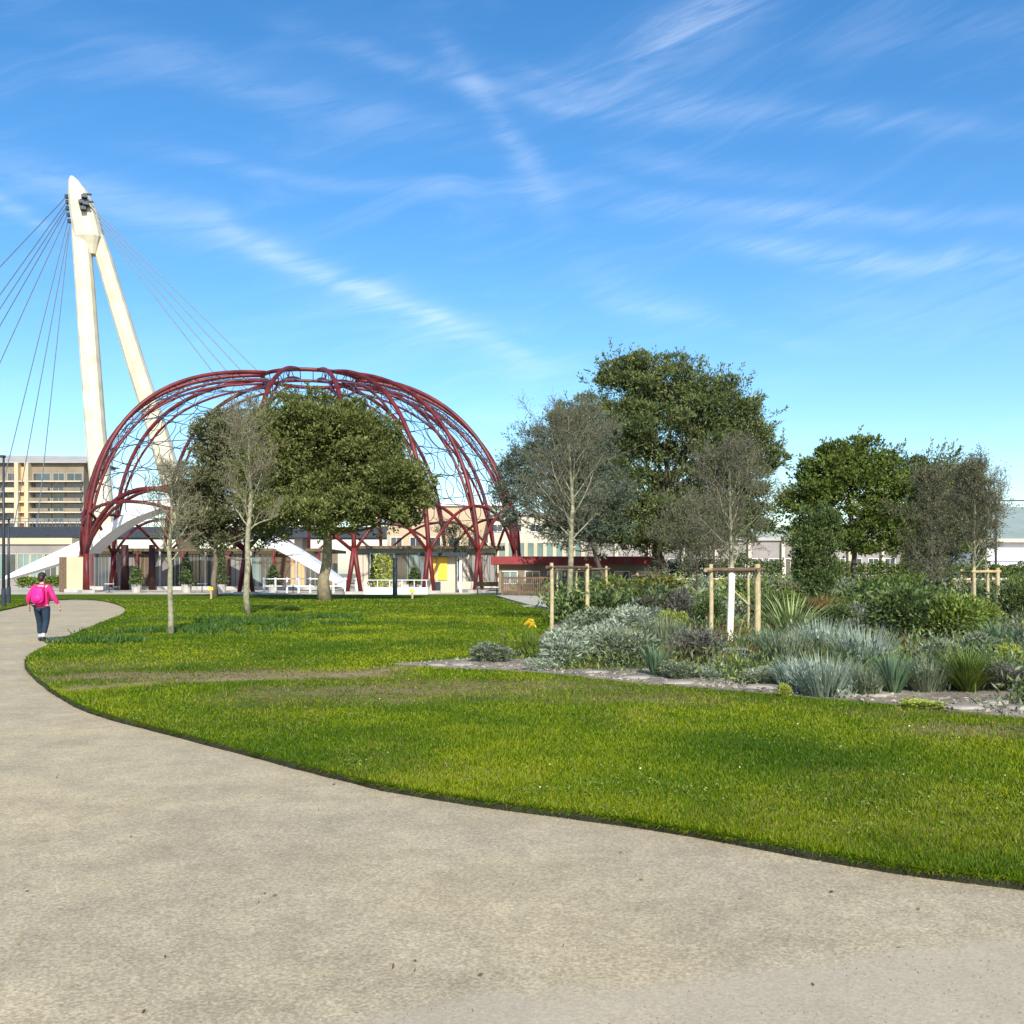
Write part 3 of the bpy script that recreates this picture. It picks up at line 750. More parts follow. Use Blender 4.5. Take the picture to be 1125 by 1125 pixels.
def bare_tree(name, loc, H, spread, trunk_r, fork_h, seed, label, cat, bark, twig, wash=None, leafmat=None, nleaf=0, leafL=.05, levels=4, nsec=16, group=None, upright=.6, twist=None, twigr=.006):
    """young bare tree: tapered stem, limbs that branch again and again, fine twigs and buds"""
    g_ = np.random.default_rng(seed)
    root = empty(name, loc); tag(root, label, cat, group)
    tr = MB(); tw = MB(); tips = []
    n = 12; pts = []; rad = []
    wob = np.cumsum(g_.normal(size=(n + 1, 2)) * H * .0035, axis=0); wob[0] = 0
    for i in range(n + 1):
        t = i / n; pts.append(np.array((wob[i, 0], wob[i, 1], H * .93 * t))); rad.append(trunk_r * (1.2 if i == 0 else (1 - t) ** .62 * .95 + .06))
    tr.tube(pts, rad, 8)
    def stem_at(z):
        t = np.clip(z / (H * .93), 0, .999) * n; i = int(t); f = t - i; return pts[i] * (1 - f) + pts[i + 1] * f
    def grow(a, dirv, Ln, r, lev):
        m = 4; P = [a]; d = dirv / np.linalg.norm(dirv)
        for i in range(m):
            d = d + g_.normal(size=3) * .13 + np.array((0, 0, .07)); d /= np.linalg.norm(d)
            P.append(P[-1] + d * Ln / m)
        (tr if lev <= 1 and r > .012 else tw).tube(P, [max(r * (1 - .7 * i / m), twigr * .6) for i in range(m + 1)], 4 if lev > 1 else 6, cap=False)
        tips.extend([p for p in P[1:]])
        if lev < levels:
            k = [0, 6, 5, 4, 3][min(lev, 4)]
            for q in range(k):
                t = .25 + .75 * (q + g_.random()) / k
                i = min(int(t * m), m - 1); f = t * m - i; b = P[i] * (1 - f) + P[i + 1] * f
                s = g_.normal(size=3); s -= d * s.dot(d); s /= np.linalg.norm(s)
                nd = d * .75 + s * .75 + np.array((0, 0, .15))
                grow(b, nd, Ln * g_.uniform(.42, .62), max(r * .5, twigr), lev + 1)
    for q in range(nsec):
        t = q / (nsec - 1); z = fork_h + (H * .9 - fork_h) * t ** 1.1
        a = stem_at(z); th = q * 2.4 + g_.uniform(-.4, .4)
        out = np.array((math.cos(th), math.sin(th), upright + .5 * t + g_.uniform(-.15, .15)))
        env = math.sin(math.pi * min(.97, .22 + .72 * t)) ** .7
        Ln = spread * env * g_.uniform(.8, 1.15) * 1.05
        grow(a, out, Ln, trunk_r * (.30 - .16 * t), 1)
    tr.build('trunk', bark, root, smooth=True)
    tw.build('twigs', twig, root)
    if wash:
        w = MB(); zt = wash; k = 6
        ww = [stem_at(zt * i / k) for i in range(k + 1)]
        w.tube(ww, [trunk_r * (1.22 if i == 0 else 1.06) for i in range(k + 1)], 10); w.build('lime_wash_band', M['limewash'], root, smooth=True)
    if nleaf:
        T = np.array(tips); I = g_.integers(0, len(T), nleaf)
        P = T[I] + g_.normal(size=(nleaf, 3)) * .10 * spread / 1.5
        V = leaves(P, g_.normal(size=(nleaf, 3)), leafL * g_.uniform(.6, 1.4, nleaf), leafL * .55, g_)
        fast_mesh('crown', V, 4, leafmat or L['bud'], root, np.clip(.5 + g_.normal(size=nleaf) * .25, 0, 1))
    return root

# --- main evergreen tree on the lawn
Y = gy(660)
def rel(px, py, Y, X0): return wx(px, Y) - X0, wz(py, Y)
def env_of(Yt, bx, items):
    """items: px,py,halfwidth px,halfheight px,depth factor -> ellipsoids relative to the trunk foot"""
    o = []
    for px, py, hw, hh, df in items:
        s = Yt / F
        o.append((wx(px, Yt) - bx, 0 if len(o) == 0 else df * 2.0, wz(py, Yt), hw * s, hw * s * .85, hh * s))
    return o
def place_tree(name, px, py, items, **k):
    Yt = k.pop('Yt', None) or gy(py); bx = wx(px, Yt)
    return tree(name, (bx, Yt, k.pop('z', .05)), env_of(Yt, bx, items), **k)

place_tree('evergreen_oak', 357, 661, [(360, 505, 74, 68, 0), (318, 485, 58, 46, .3), (425, 535, 50, 46, -.5), (300, 530, 50, 52, .4), (360, 565, 84, 24, -.3), (445, 545, 28, 30, 0), (345, 462, 60, 28, 0), (400, 480, 40, 34, 0)],
           nb=260, rmin=.5, rmax=1.1, nleaf=105000, leafL=.20, leafW=.10, mat=L['oak'], bark=M['bark_tan'], trunk_h=3.4, trunk_r=.36,
           label='broad dense round-crowned evergreen tree standing on the lawn in front of the red dome', cat='tree', seed=3, flat=.62, up=.6, nlimb=34, sprig=700)
place_tree('grey_leaved_tree', 236, 657, [(240, 540, 44, 66, 0), (270, 490, 44, 50, 0), (222, 560, 34, 46, 0), (295, 560, 36, 46, 0), (235, 490, 30, 34, 0)], Yt=66,
           nb=170, rmin=.4, rmax=.9, nleaf=46000, leafL=.22, leafW=.10, mat=L['olive'], bark=M['bark'], trunk_h=2.6, trunk_r=.2,
           label='grey-green loose-leaved tree behind the two pale-stemmed birches, left of the broad evergreen', cat='tree', seed=5, nlimb=40, fill=.12)
# --- big cedar group
place_tree('tall_cedar', 720, 652, [(735, 500, 92, 88, 0), (692, 440, 52, 46, 0), (775, 450, 54, 46, 0), (805, 510, 48, 66, .5), (670, 520, 58, 76, -.3), (740, 575, 92, 34, 0), (688, 408, 34, 24, 0), (838, 500, 22, 26, 0), (640, 470, 40, 34, 0), (820, 555, 34, 36, 0), (733, 425, 46, 36, 0), (690, 572, 56, 34, 0), (645, 555, 50, 48, 0), (780, 575, 60, 34, 0), (655, 500, 50, 60, 0), (800, 470, 50, 50, 0)], Yt=78,
           nb=480, rmin=.6, rmax=1.35, nleaf=170000, leafL=.30, leafW=.10, mat=L['cedar'], bark=M['bark_dark'], trunk_h=4.6, trunk_r=.5,
           label='tallest dark green conifer with layered boughs behind the planting bed', cat='tree', seed=8, flat=.45, up=.8, nlimb=60, fill=.22, sprig=1300)
place_tree('blue_grey_conifer', 668, 655, [(605, 520, 50, 56, 0), (640, 480, 34, 44, 0), (580, 505, 32, 36, 0), (655, 555, 44, 52, 0), (562, 545, 24, 34, 0), (620, 575, 36, 30, 0)], Yt=68,
           nb=190, rmin=.35, rmax=.85, nleaf=42000, leafL=.20, leafW=.065, mat=L['bluetree'], bark=M['bark_dark'], trunk_h=3.2, trunk_r=.2,
           label='thin blue-grey tree leaning over the right edge of the red dome', cat='tree', seed=9, up=.5, nlimb=80, fill=.1, sprig=600)
# --- right group
place_tree('leafy_evergreen', 940, 655, [(935, 550, 66, 46, 0), (938, 512, 42, 30, 0), (888, 565, 34, 42, 0), (985, 560, 40, 44, 0), (910, 520, 30, 26, 0), (940, 590, 56, 18, 0), (965, 515, 26, 26, 0)], Yt=64,
           nb=170, rmin=.45, rmax=.85, nleaf=42000, leafL=.22, leafW=.11, mat=L['right'], bark=M['bark_dark'], trunk_h=2.7, trunk_r=.22,
           label='bright green bushy-headed tree on the right with a forked dark stem', cat='tree', seed=13, flat=.55, up=.6, sprig=600)
place_tree('dark_round_conifer', 1030, 655, [(1030, 560, 52, 52, 0), (1020, 522, 38, 28, 0), (1060, 560, 30, 48, 0), (1005, 590, 30, 30, 0), (1045, 600, 40, 24, 0)], Yt=66,
           nb=130, rmin=.4, rmax=.8, nleaf=32000, leafL=.22, leafW=.09, mat=L['cedar'], bark=M['bark_dark'], trunk_h=2.4, trunk_r=.2,
           label='dark green tree directly behind the brown twiggy trees at the right', cat='tree', seed=14, flat=.55, up=.6, sprig=500)
place_tree('columnar_shrub', 900, 682, [(900, 612, 25, 56, 0), (890, 640, 24, 40, 0), (905, 590, 17, 36, 0), (880, 600, 16, 40, 0)], Yt=34,
           nb=90, rmin=.18, rmax=.36, nleaf=15000, leafL=.11, leafW=.045, mat=L['dkgreen'], bark=M['bark'], trunk_h=.5, trunk_r=.05,
           label='narrow upright dark green shrub in front of the bushy-headed right-hand tree', cat='shrub', seed=15, up=.9)
# --- pale-stemmed young trees
def pbare(name, px, py, top, **k):
    Yt = k.pop('Yt', None) or gy(py)
    return bare_tree(name, (wx(px, Yt), Yt, .05), wz(top, Yt), **k)
pbare('young_birch', 188, 700, 505, spread=.95, trunk_r=.080, fork_h=1.9, seed=21, label='short pale-stemmed bare birch nearest the path, with a low fork', cat='tree', bark=M['birch'], twig=M['twig'],
      nleaf=2600, leafL=.030, group='pale bare birches on the lawn', upright=1.3, twigr=.005)
pbare('young_birch', 273, 677, 436, spread=1.75, trunk_r=.125, fork_h=3.2, seed=22, label='taller pale-stemmed bare birch between the short birch and the broad evergreen', cat='tree', bark=M['birch'], twig=M['twig'],
      nleaf=4200, leafL=.05, group='pale bare birches on the lawn', upright=1.0, twigr=.007, nsec=18)
pbare('staked_tree', 801, 719, 488, spread=1.15, trunk_r=.065, fork_h=1.75, seed=23, label='bare young tree with white-painted lower stem inside the central timber stake frame', cat='tree', bark=M['birch'], twig=M['twig_brown'],
      wash=1.72, nleaf=3200, leafL=.034, leafmat=L['olive'], upright=.8, nsec=20, twigr=.0048)
pbare('staked_tree', 626, 690, 455, spread=1.75, trunk_r=.11, fork_h=2.6, seed=24, label='bare brown-twigged young tree held by the left-hand group of stakes', cat='tree', bark=M['birch'], twig=M['twig_brown'],
      nleaf=4500, leafL=.05, leafmat=L['olive'], upright=.95, nsec=20, twigr=.006, Yt=31)
pbare('staked_tree', 1068, 682, 508, spread=1.25, trunk_r=.07, fork_h=1.7, seed=25, label='brown twiggy young tree inside the right-hand stake frame', cat='tree', bark=M['birch'], twig=M['twig_brown'],
      nleaf=9000, leafL=.06, leafmat=L['brown'], upright=1.1, nsec=22, twigr=.007, Yt=32)
pbare('twiggy_tree', 1022, 676, 515, spread=1.5, trunk_r=.07, fork_h=1.0, seed=26, label='brown-leaved thicket-like young tree just left of the right-hand stake frame', cat='tree', bark=M['bark'], twig=M['twig_brown'],
      nleaf=8500, leafL=.07, leafmat=L['brown'], upright=1.0, nsec=22, twigr=.008, Yt=38)
pbare('twiggy_tree', 765, 668, 560, spread=1.9, trunk_r=.07, fork_h=1.0, seed=27, label='low dense brown twiggy tree at the foot of the tall cedar', cat='tree', bark=M['bark_dark'], twig=M['twig_brown'],
      nleaf=7500, leafL=.085, leafmat=L['olive'], upright=.6, nsec=22, twigr=.009, Yt=46)
pbare('slender_tree', 1083, 668, 505, spread=1.0, trunk_r=.05, fork_h=3.4, seed=28, label='thin leafless stem rising beside the right-hand hall', cat='tree', bark=M['twig'], twig=M['twig'],
      nleaf=0, upright=1.4, nsec=10, twigr=.007, levels=3, Yt=46)
pbare('small_dark_tree', 500, 652, 582, spread=2.2, trunk_r=.12, fork_h=2.6, seed=29, label='small dark bare tree inside the dome, left of the forked red leg', cat='tree', bark=M['bark_dark'], twig=M['bark_dark'],
      nleaf=1300, leafL=.16, leafmat=L['dkgreen'], upright=.7, nsec=12, twigr=.02, levels=3, Yt=92)

# --- shrubs (unit templates scaled to place)
def unit_blobs(g_, k, low=.25):
    b = []
    for i in range(k):
        th = g_.uniform(0, 6.28); r = .32 * math.sqrt(g_.random())
        s = g_.uniform(.17, .27)
        b.append((r * math.cos(th), r * math.sin(th), low + g_.uniform(0, .45) * (1 - r), s, s, s * 1.15))
    return b
def t_mound(mat, seed, n=2600, LL=.085, WW=.034, up=.6, k=12):
    g_ = np.random.default_rng(seed); b = unit_blobs(g_, k)
    P, d, i = blob_points(g_, b, n, .6); P[:, 2] = np.abs(P[:, 2]) * 1.0
    V = leaves(P, d + g_.normal(size=P.shape) * .35 + np.array((0, 0, up)), LL * g_.uniform(.6, 1.5, n), WW, g_)
    o = empty('shrub'); fast_mesh('foliage', V, 4, mat, o, np.clip(.5 + g_.normal(size=n) * .24, 0, 1))
    mb = MB()
    for q in range(9):
        th = g_.uniform(0, 6.28); mb.tube([(0, 0, 0), (.1 * math.cos(th), .1 * math.sin(th), .2), (.25 * math.cos(th), .25 * math.sin(th), .5)], [.014, .010, .005], 4)
    mb.build('stems', M['bark'], o)
    return o
def blade_mesh(g_, n, Lr, w, spread, droop, segs=4, base=.12):
    V = []
    th = g_.uniform(0, 2 * math.pi, n); r0 = base * np.sqrt(g_.random(n)); ln = g_.uniform(*Lr, n); ti = g_.uniform(0, 1, n) ** .7 * spread
    dirx = np.cos(th); diry = np.sin(th)
    side = np.column_stack([-diry, dirx, np.zeros(n)])
    pos = np.column_stack([dirx * r0, diry * r0, np.zeros(n)])
    prev = pos; pw = np.full(n, w)
    for s_ in range(segs):
        a = ti + droop * (s_ / segs) ** 1.5
        stp = (ln / segs)[:, None] * np.column_stack([np.sin(a) * dirx, np.sin(a) * diry, np.cos(a)])
        nx = prev + stp; nw = w * (1 - ((s_ + 1) / segs) ** 2) * np.ones(n) + .0005
        V.append(np.stack([prev - side * pw[:, None] * .5, prev + side * pw[:, None] * .5, nx + side * nw[:, None] * .5, nx - side * nw[:, None] * .5], axis=1))
        prev = nx; pw = nw
    A = np.stack(V, axis=1).reshape(-1, 3)      # n, segs, 4, 3
    return A, n * segs, segs
def t_spiky(mat, seed, n=190, w=.034, spread=.75, droop=.7, Lr=(.6, 1.12), name='blades'):
    g_ = np.random.default_rng(seed)
    A, nf, sg = blade_mesh(g_, n, Lr, w, spread, droop); t = np.repeat(np.clip(.5 + g_.normal(size=n) * .25, 0, 1), sg)
    o = empty('shrub'); fast_mesh('foliage', A, 4, mat, o, t); return o
def t_stems(mat, seed, n=420, head=None):
    """lavender-like: a dome of thin upright stems with leaf pairs"""
    g_ = np.random.default_rng(seed)
    A, nf, sg = blade_mesh(g_, n, (.55, 1.05), .020, .62, .15, 3, .28); t = np.repeat(np.clip(.5 + g_.normal(size=n) * .25, 0, 1), sg)
    m = 1500; b = unit_blobs(g_, 9, .2); P, d, i = blob_points(g_, b, m, .3)
    P[:, 2] = np.abs(P[:, 2]) * .9
    V = leaves(P, d * .4 + np.array((0, 0, 1.0)) + g_.normal(size=P.shape) * .25, .11, .026, g_)
    A = np.concatenate([A, V]); t = np.concatenate([t, np.clip(.5 + g_.normal(size=m) * .25, 0, 1)])
    o = empty('shrub'); fast_mesh('foliage', A, 4, mat, o, t)
    if head:
        for hx, hy, hz in ((-.12, 0, .90), (.13, .05, .95), (.02, -.12, .84)):
            k = 150; dd = g_.normal(size=(k, 3)); dd[:, 2] = np.abs(dd[:, 2]); dd /= np.linalg.norm(dd, axis=1, keepdims=True)
            fast_mesh('flower_head', leaves(np.tile((hx, hy, hz), (k, 1)) + dd * np.array((.15, .15, .06)) * g_.random((k, 1)) ** .4, dd, .07, .05, g_), 4, head, o, g_.random(k))
    return o
TPL = {
    'silver': lambda s: t_mound(L['silver'], s, 3400, .075, .030, .5),
    'bluesilver': lambda s: t_stems(L['bluesilver'], s),
    'sage': lambda s: t_mound(L['sage'], s, 3000, .09, .032, .7),
    'dark': lambda s: t_mound(L['dkgreen'], s, 5200, .058, .028, .3, 16),
    'green': lambda s: t_mound(L['green'], s, 4600, .058, .028, .4, 16),
    'lime': lambda s: t_mound(L['lime'], s, 2200, .08, .05, .5, 9),
    'purple': lambda s: t_mound(L['purple'], s, 3000, .085, .022, .6),
    'bronze': lambda s: t_stems(L['bronze'], s),
    'redgreen': lambda s: t_mound(L['redgreen'], s, 3600, .07, .038, .5, 16),
    'spike': lambda s: t_spiky(L['spike'], s),
    'teal': lambda s: t_spiky(L['teal'], s, 230, .030, .55, .3),
    'mop': lambda s: t_spiky(L['sage'], s, 900, .012, 1.0, 1.0, (.55, 1.0)),
    'greenmop': lambda s: t_spiky(L['green'], s, 900, .013, .9, .9, (.6, 1.05)),
    'lav': lambda s: t_stems(L['sage'], s),
    'euph': lambda s: t_stems(L['green'], s, 120, head=L['yellow']),
    'blue': lambda s: t_mound(L['bluetree'], s, 2400, .08, .034, .6),
}
_made = {}
def shrub(name, kind, px, py, w, h, label, cat='shrub', group='shrubs of the planting bed', var=0, emb=.03):
    key = (kind, var)
    if key not in _made:
        o = TPL[kind](100 + 7 * len(_made)); _made[key] = o
    else:
        o = copy_tree(_made[key])
    Yt = gy(py); s = Yt / F
    o.name = name
    for k in ('label', 'category', 'group'):
        if k in o: del o[k]
    tag(o, label, cat, group)
    zb = float(bed_h(np.array([(wx(px, Yt), Yt)]))[0]) if pip([(wx(px, Yt), Yt)], BED)[0] else .05
    o.location = (wx(px, Yt), Yt, zb - emb)
    sw = w * s * 1.08; o.scale = (sw, sw * .9, max(.05, h * s * 1.05 + .0)); o.rotation_euler = (0, 0, random.uniform(0, 6.28))
    return o

SH = [
 # name, kind, px, py base, w, h, label, variant
 ('grey_shrub', 'sage', 538, 733, 52, 24, 'low grey-green shrub alone at the pointed left end of the bed', 0),
 ('euphorbia', 'euph', 582, 729, 24, 40, 'small shrub topped with yellow flower heads at the left edge of the bed', 0),
 ('silver_shrub', 'silver', 622, 737, 72, 50, 'pale silver mound next to the yellow-flowered shrub', 0),
 ('silver_shrub', 'silver', 664, 731, 58, 46, 'pale silver-green mound in the middle of the front silver bank', 1),
 ('silver_shrub', 'sage', 692, 739, 62, 46, 'grey-green mound at the right end of the front silver bank', 1),
 ('blue_green_clump', 'teal', 720, 749, 36, 36, 'blue-green spiky tuft at the front edge below the dark grey mound', 0),
 ('grey_mound', 'purple', 762, 738, 62, 42, 'dull dark grey mound in front of the pale boulder', 0),
 ('grey_shrub', 'lav', 730, 726, 48, 46, 'feathery grey-green shrub behind the blue-green tuft', 0),
 ('variegated_shrub', 'lime', 738, 711, 36, 40, 'pale yellow-green variegated bush left of the pale boulder', 0),
 ('grey_shrub', 'sage', 655, 704, 66, 36, 'sage green shrub behind the front silver bank, near the left stakes', 2),
 ('grey_shrub', 'silver', 700, 708, 58, 40, 'silvery shrub left of the variegated bush', 2),
 ('purple_shrub', 'purple', 712, 689, 48, 34, 'purple-brown bush behind the variegated bush', 1),
 ('purple_shrub', 'purple', 752, 690, 52, 42, 'wider purple-brown bush just left of the left pole of the central frame', 2),
 ('red_tinged_bush', 'redgreen', 712, 680, 104, 50, 'large green bush with reddish lower leaves behind the purple shrubs', 0),
 ('white_twig_shrub', 'silver', 768, 668, 52, 36, 'whitish twiggy shrub behind the central frame, at the left', 3),
 ('green_bush', 'green', 672, 668, 46, 36, 'mid green bush between the left stakes and the red-tinged bush', 0),
 ('green_bush', 'green', 806, 674, 56, 38, 'green bush directly behind the white-painted stem', 1),
 ('dark_bush', 'dark', 776, 696, 44, 40, 'very dark bush in the gap behind the left pole of the central frame', 0),
 ('dark_bush', 'dark', 845, 700, 44, 56, 'dark green bush just right of the central frame', 1),
 ('spiky_clump', 'spike', 869, 714, 68, 58, 'pale green sword-leaved clump right of the central frame', 0),
 ('blue_green_clump', 'teal', 845, 736, 40, 38, 'blue-green leafy clump at the foot of the frame, at its right', 1),
 ('sage_shrub', 'lav', 866, 746, 54, 52, 'feathery grey shrub in front of the sword-leaved clump', 1),
 ('silver_blue_shrub', 'bluesilver', 905, 770, 74, 52, 'largest silvery blue shrub at the very front edge of the bed', 0),
 ('silver_blue_shrub', 'bluesilver', 950, 748, 64, 54, 'silvery blue shrub behind and right of the largest front one', 1),
 ('silver_blue_shrub', 'bluesilver', 905, 736, 66, 48, 'silvery blue shrub behind the largest front one', 2),
 ('leafy_clump', 'spike', 928, 745, 40, 40, 'light green broad-leaved clump between the silvery blue shrubs', 1),
 ('blue_green_clump', 'teal', 982, 769, 56, 46, 'blue-green spiky clump at the front edge, left of the grassy mound', 2),
 ('lavender', 'lav', 1018, 768, 50, 40, 'grey lavender-like shrub at the front edge between blue-green and grassy clumps', 2),
 ('grassy_mound', 'greenmop', 1063, 769, 66, 62, 'round dark green grassy mound at the front edge on the right', 0),
 ('purple_shrub', 'purple', 1112, 770, 60, 36, 'blackish purple low shrub in the right foreground corner of the bed', 3),
 ('variegated_shrub', 'lime', 1104, 752, 44, 40, 'yellow-green variegated bush behind the blackish shrub', 1),
 ('lime_cushion', 'lime', 972, 718, 34, 18, 'flat lime green cushion below the big glossy bush', 2),
 ('glossy_bush', 'dark', 1005, 718, 96, 82, 'largest dark glossy bush in the middle of the right-hand bed', 2),
 ('glossy_bush', 'green', 1048, 720, 70, 70, 'mid green leafy bush attached to the right of the largest glossy bush', 2),
 ('bronze_grass', 'bronze', 906, 690, 46, 34, 'orange-brown grass clump behind the sword-leaved clump', 0),
 ('brown_shrub', 'purple', 938, 694, 52, 30, 'brownish withered shrub right of the orange-brown grass', 4),
 ('brown_shrub', 'purple', 956, 712, 52, 30, 'dark grey-brown shrub left of the lime cushion', 5),
 ('dark_bush', 'dark', 1112, 694, 42, 58, 'dark green bush right of the right-hand stake frame', 3),
 ('lime_shrub', 'lime', 1090, 694, 34, 22, 'small yellow-green shrub under the right-hand stake frame', 3),
 ('bright_clump', 'teal', 1095, 726, 48, 34, 'vivid green broad-bladed clump right of the glossy bushes', 3),
 ('sage_shrub', 'sage', 1072, 738, 48, 36, 'grey-green shrub behind the grassy mound', 3),
 ('yellow_tuft', 'lime', 864, 771, 18, 22, 'tiny yellow-green tuft at the left foot of the largest silvery blue shrub', 0),
 ('green_bush', 'green', 962, 676, 62, 44, 'green bush right of the narrow upright shrub', 3),
 ('green_bush', 'green', 1000, 671, 60, 40, 'lighter green bush behind the largest glossy bush', 4),
 ('green_bush', 'lime', 1034, 675, 50, 34, 'yellowish green bush left of the right-hand stake frame', 4),
 ('sage_shrub', 'sage', 925, 668, 46, 32, 'dull green shrub at the foot of the bushy-headed tree', 4),
 ('bronze_grass', 'bronze', 862, 672, 50, 32, 'rusty brown grass clump in front of the orange brick wall', 1),
 ('green_bush', 'green', 868, 683, 42, 34, 'green bush between the central frame and the narrow upright shrub', 5),
 ('sage_shrub', 'silver', 838, 727, 30, 26, 'little silvery shrub at the right pole of the central frame', 0),
 ('grey_shrub', 'sage', 622, 712, 42, 24, 'low sage shrub at the foot of the foremost left stake', 4),
 ('blue_shrub', 'blue', 1115, 722, 38, 30, 'bluish low shrub at the right border, beyond the vivid green clump', 0),
 ('blue_shrub', 'blue', 880, 716, 38, 26, 'bluish grey shrub below the sword-leaved clump', 1),
 ('moss_cushion', 'lime', 1018, 783, 56, 11, 'flat bright green cushion lying on the pale gravel strip', 0),
 ('grey_cushion', 'silver', 775, 751, 40, 14, 'low pale cushion plant among the flat stones below the boulder', 0),
 ('dark_bush', 'dark', 640, 664, 44, 30, 'dark bush behind the left stakes', 4),
 ('green_bush', 'green', 1118, 668, 40, 34, 'green bush at the right border behind the dark green bush', 0),
 ('silver_shrub', 'silver', 835, 757, 44, 22, 'low silver cushion right of the white-painted stem, on the stony strip', 1),
 ('silver_blue_shrub', 'bluesilver', 868, 761, 44, 34, 'smaller silvery blue shrub left of the largest front one', 0),
 ('grey_shrub', 'lav', 948, 770, 50, 40, 'grey feathery shrub touching the right side of the largest silvery blue one', 0),
 ('sage_shrub', 'sage', 1040, 752, 54, 44, 'sage shrub between the lavender-like shrub and the grassy mound', 0),
 ('bright_clump', 'spike', 1088, 762, 40, 34, 'pale green bladed clump right of the round grassy mound', 0),
 ('grey_shrub', 'sage', 745, 752, 44, 22, 'low grey-green shrub right of the blue-green tuft', 1),
 ('sage_shrub', 'silver', 812, 741, 40, 22, 'small pale shrub in front of the white-painted stem', 2),
 ('dark_bush', 'dark', 925, 708, 50, 44, 'small dark bush left of the brown withered shrubs', 0),
 ('green_bush', 'green', 1075, 704, 44, 42, 'green bush just below the right-hand stake frame', 1),
 ('silver_shrub', 'silver', 596, 741, 34, 18, 'smallest silver cushion below the yellow-flowered shrub', 3),
 ('lawn_shrub', 'green', 318, 673, 34, 9, 'low green clump on the lawn right of the taller birch', 0),
]
for nm, kd, px, py, w, h, lb, vr in SH:
    onlawn = px < 500
    shrub(nm, kd, px, py, w, h, lb, group='bulb clumps on the lawn' if nm == 'daffodils' else (None if onlawn else 'shrubs of the planting bed'), var=vr)

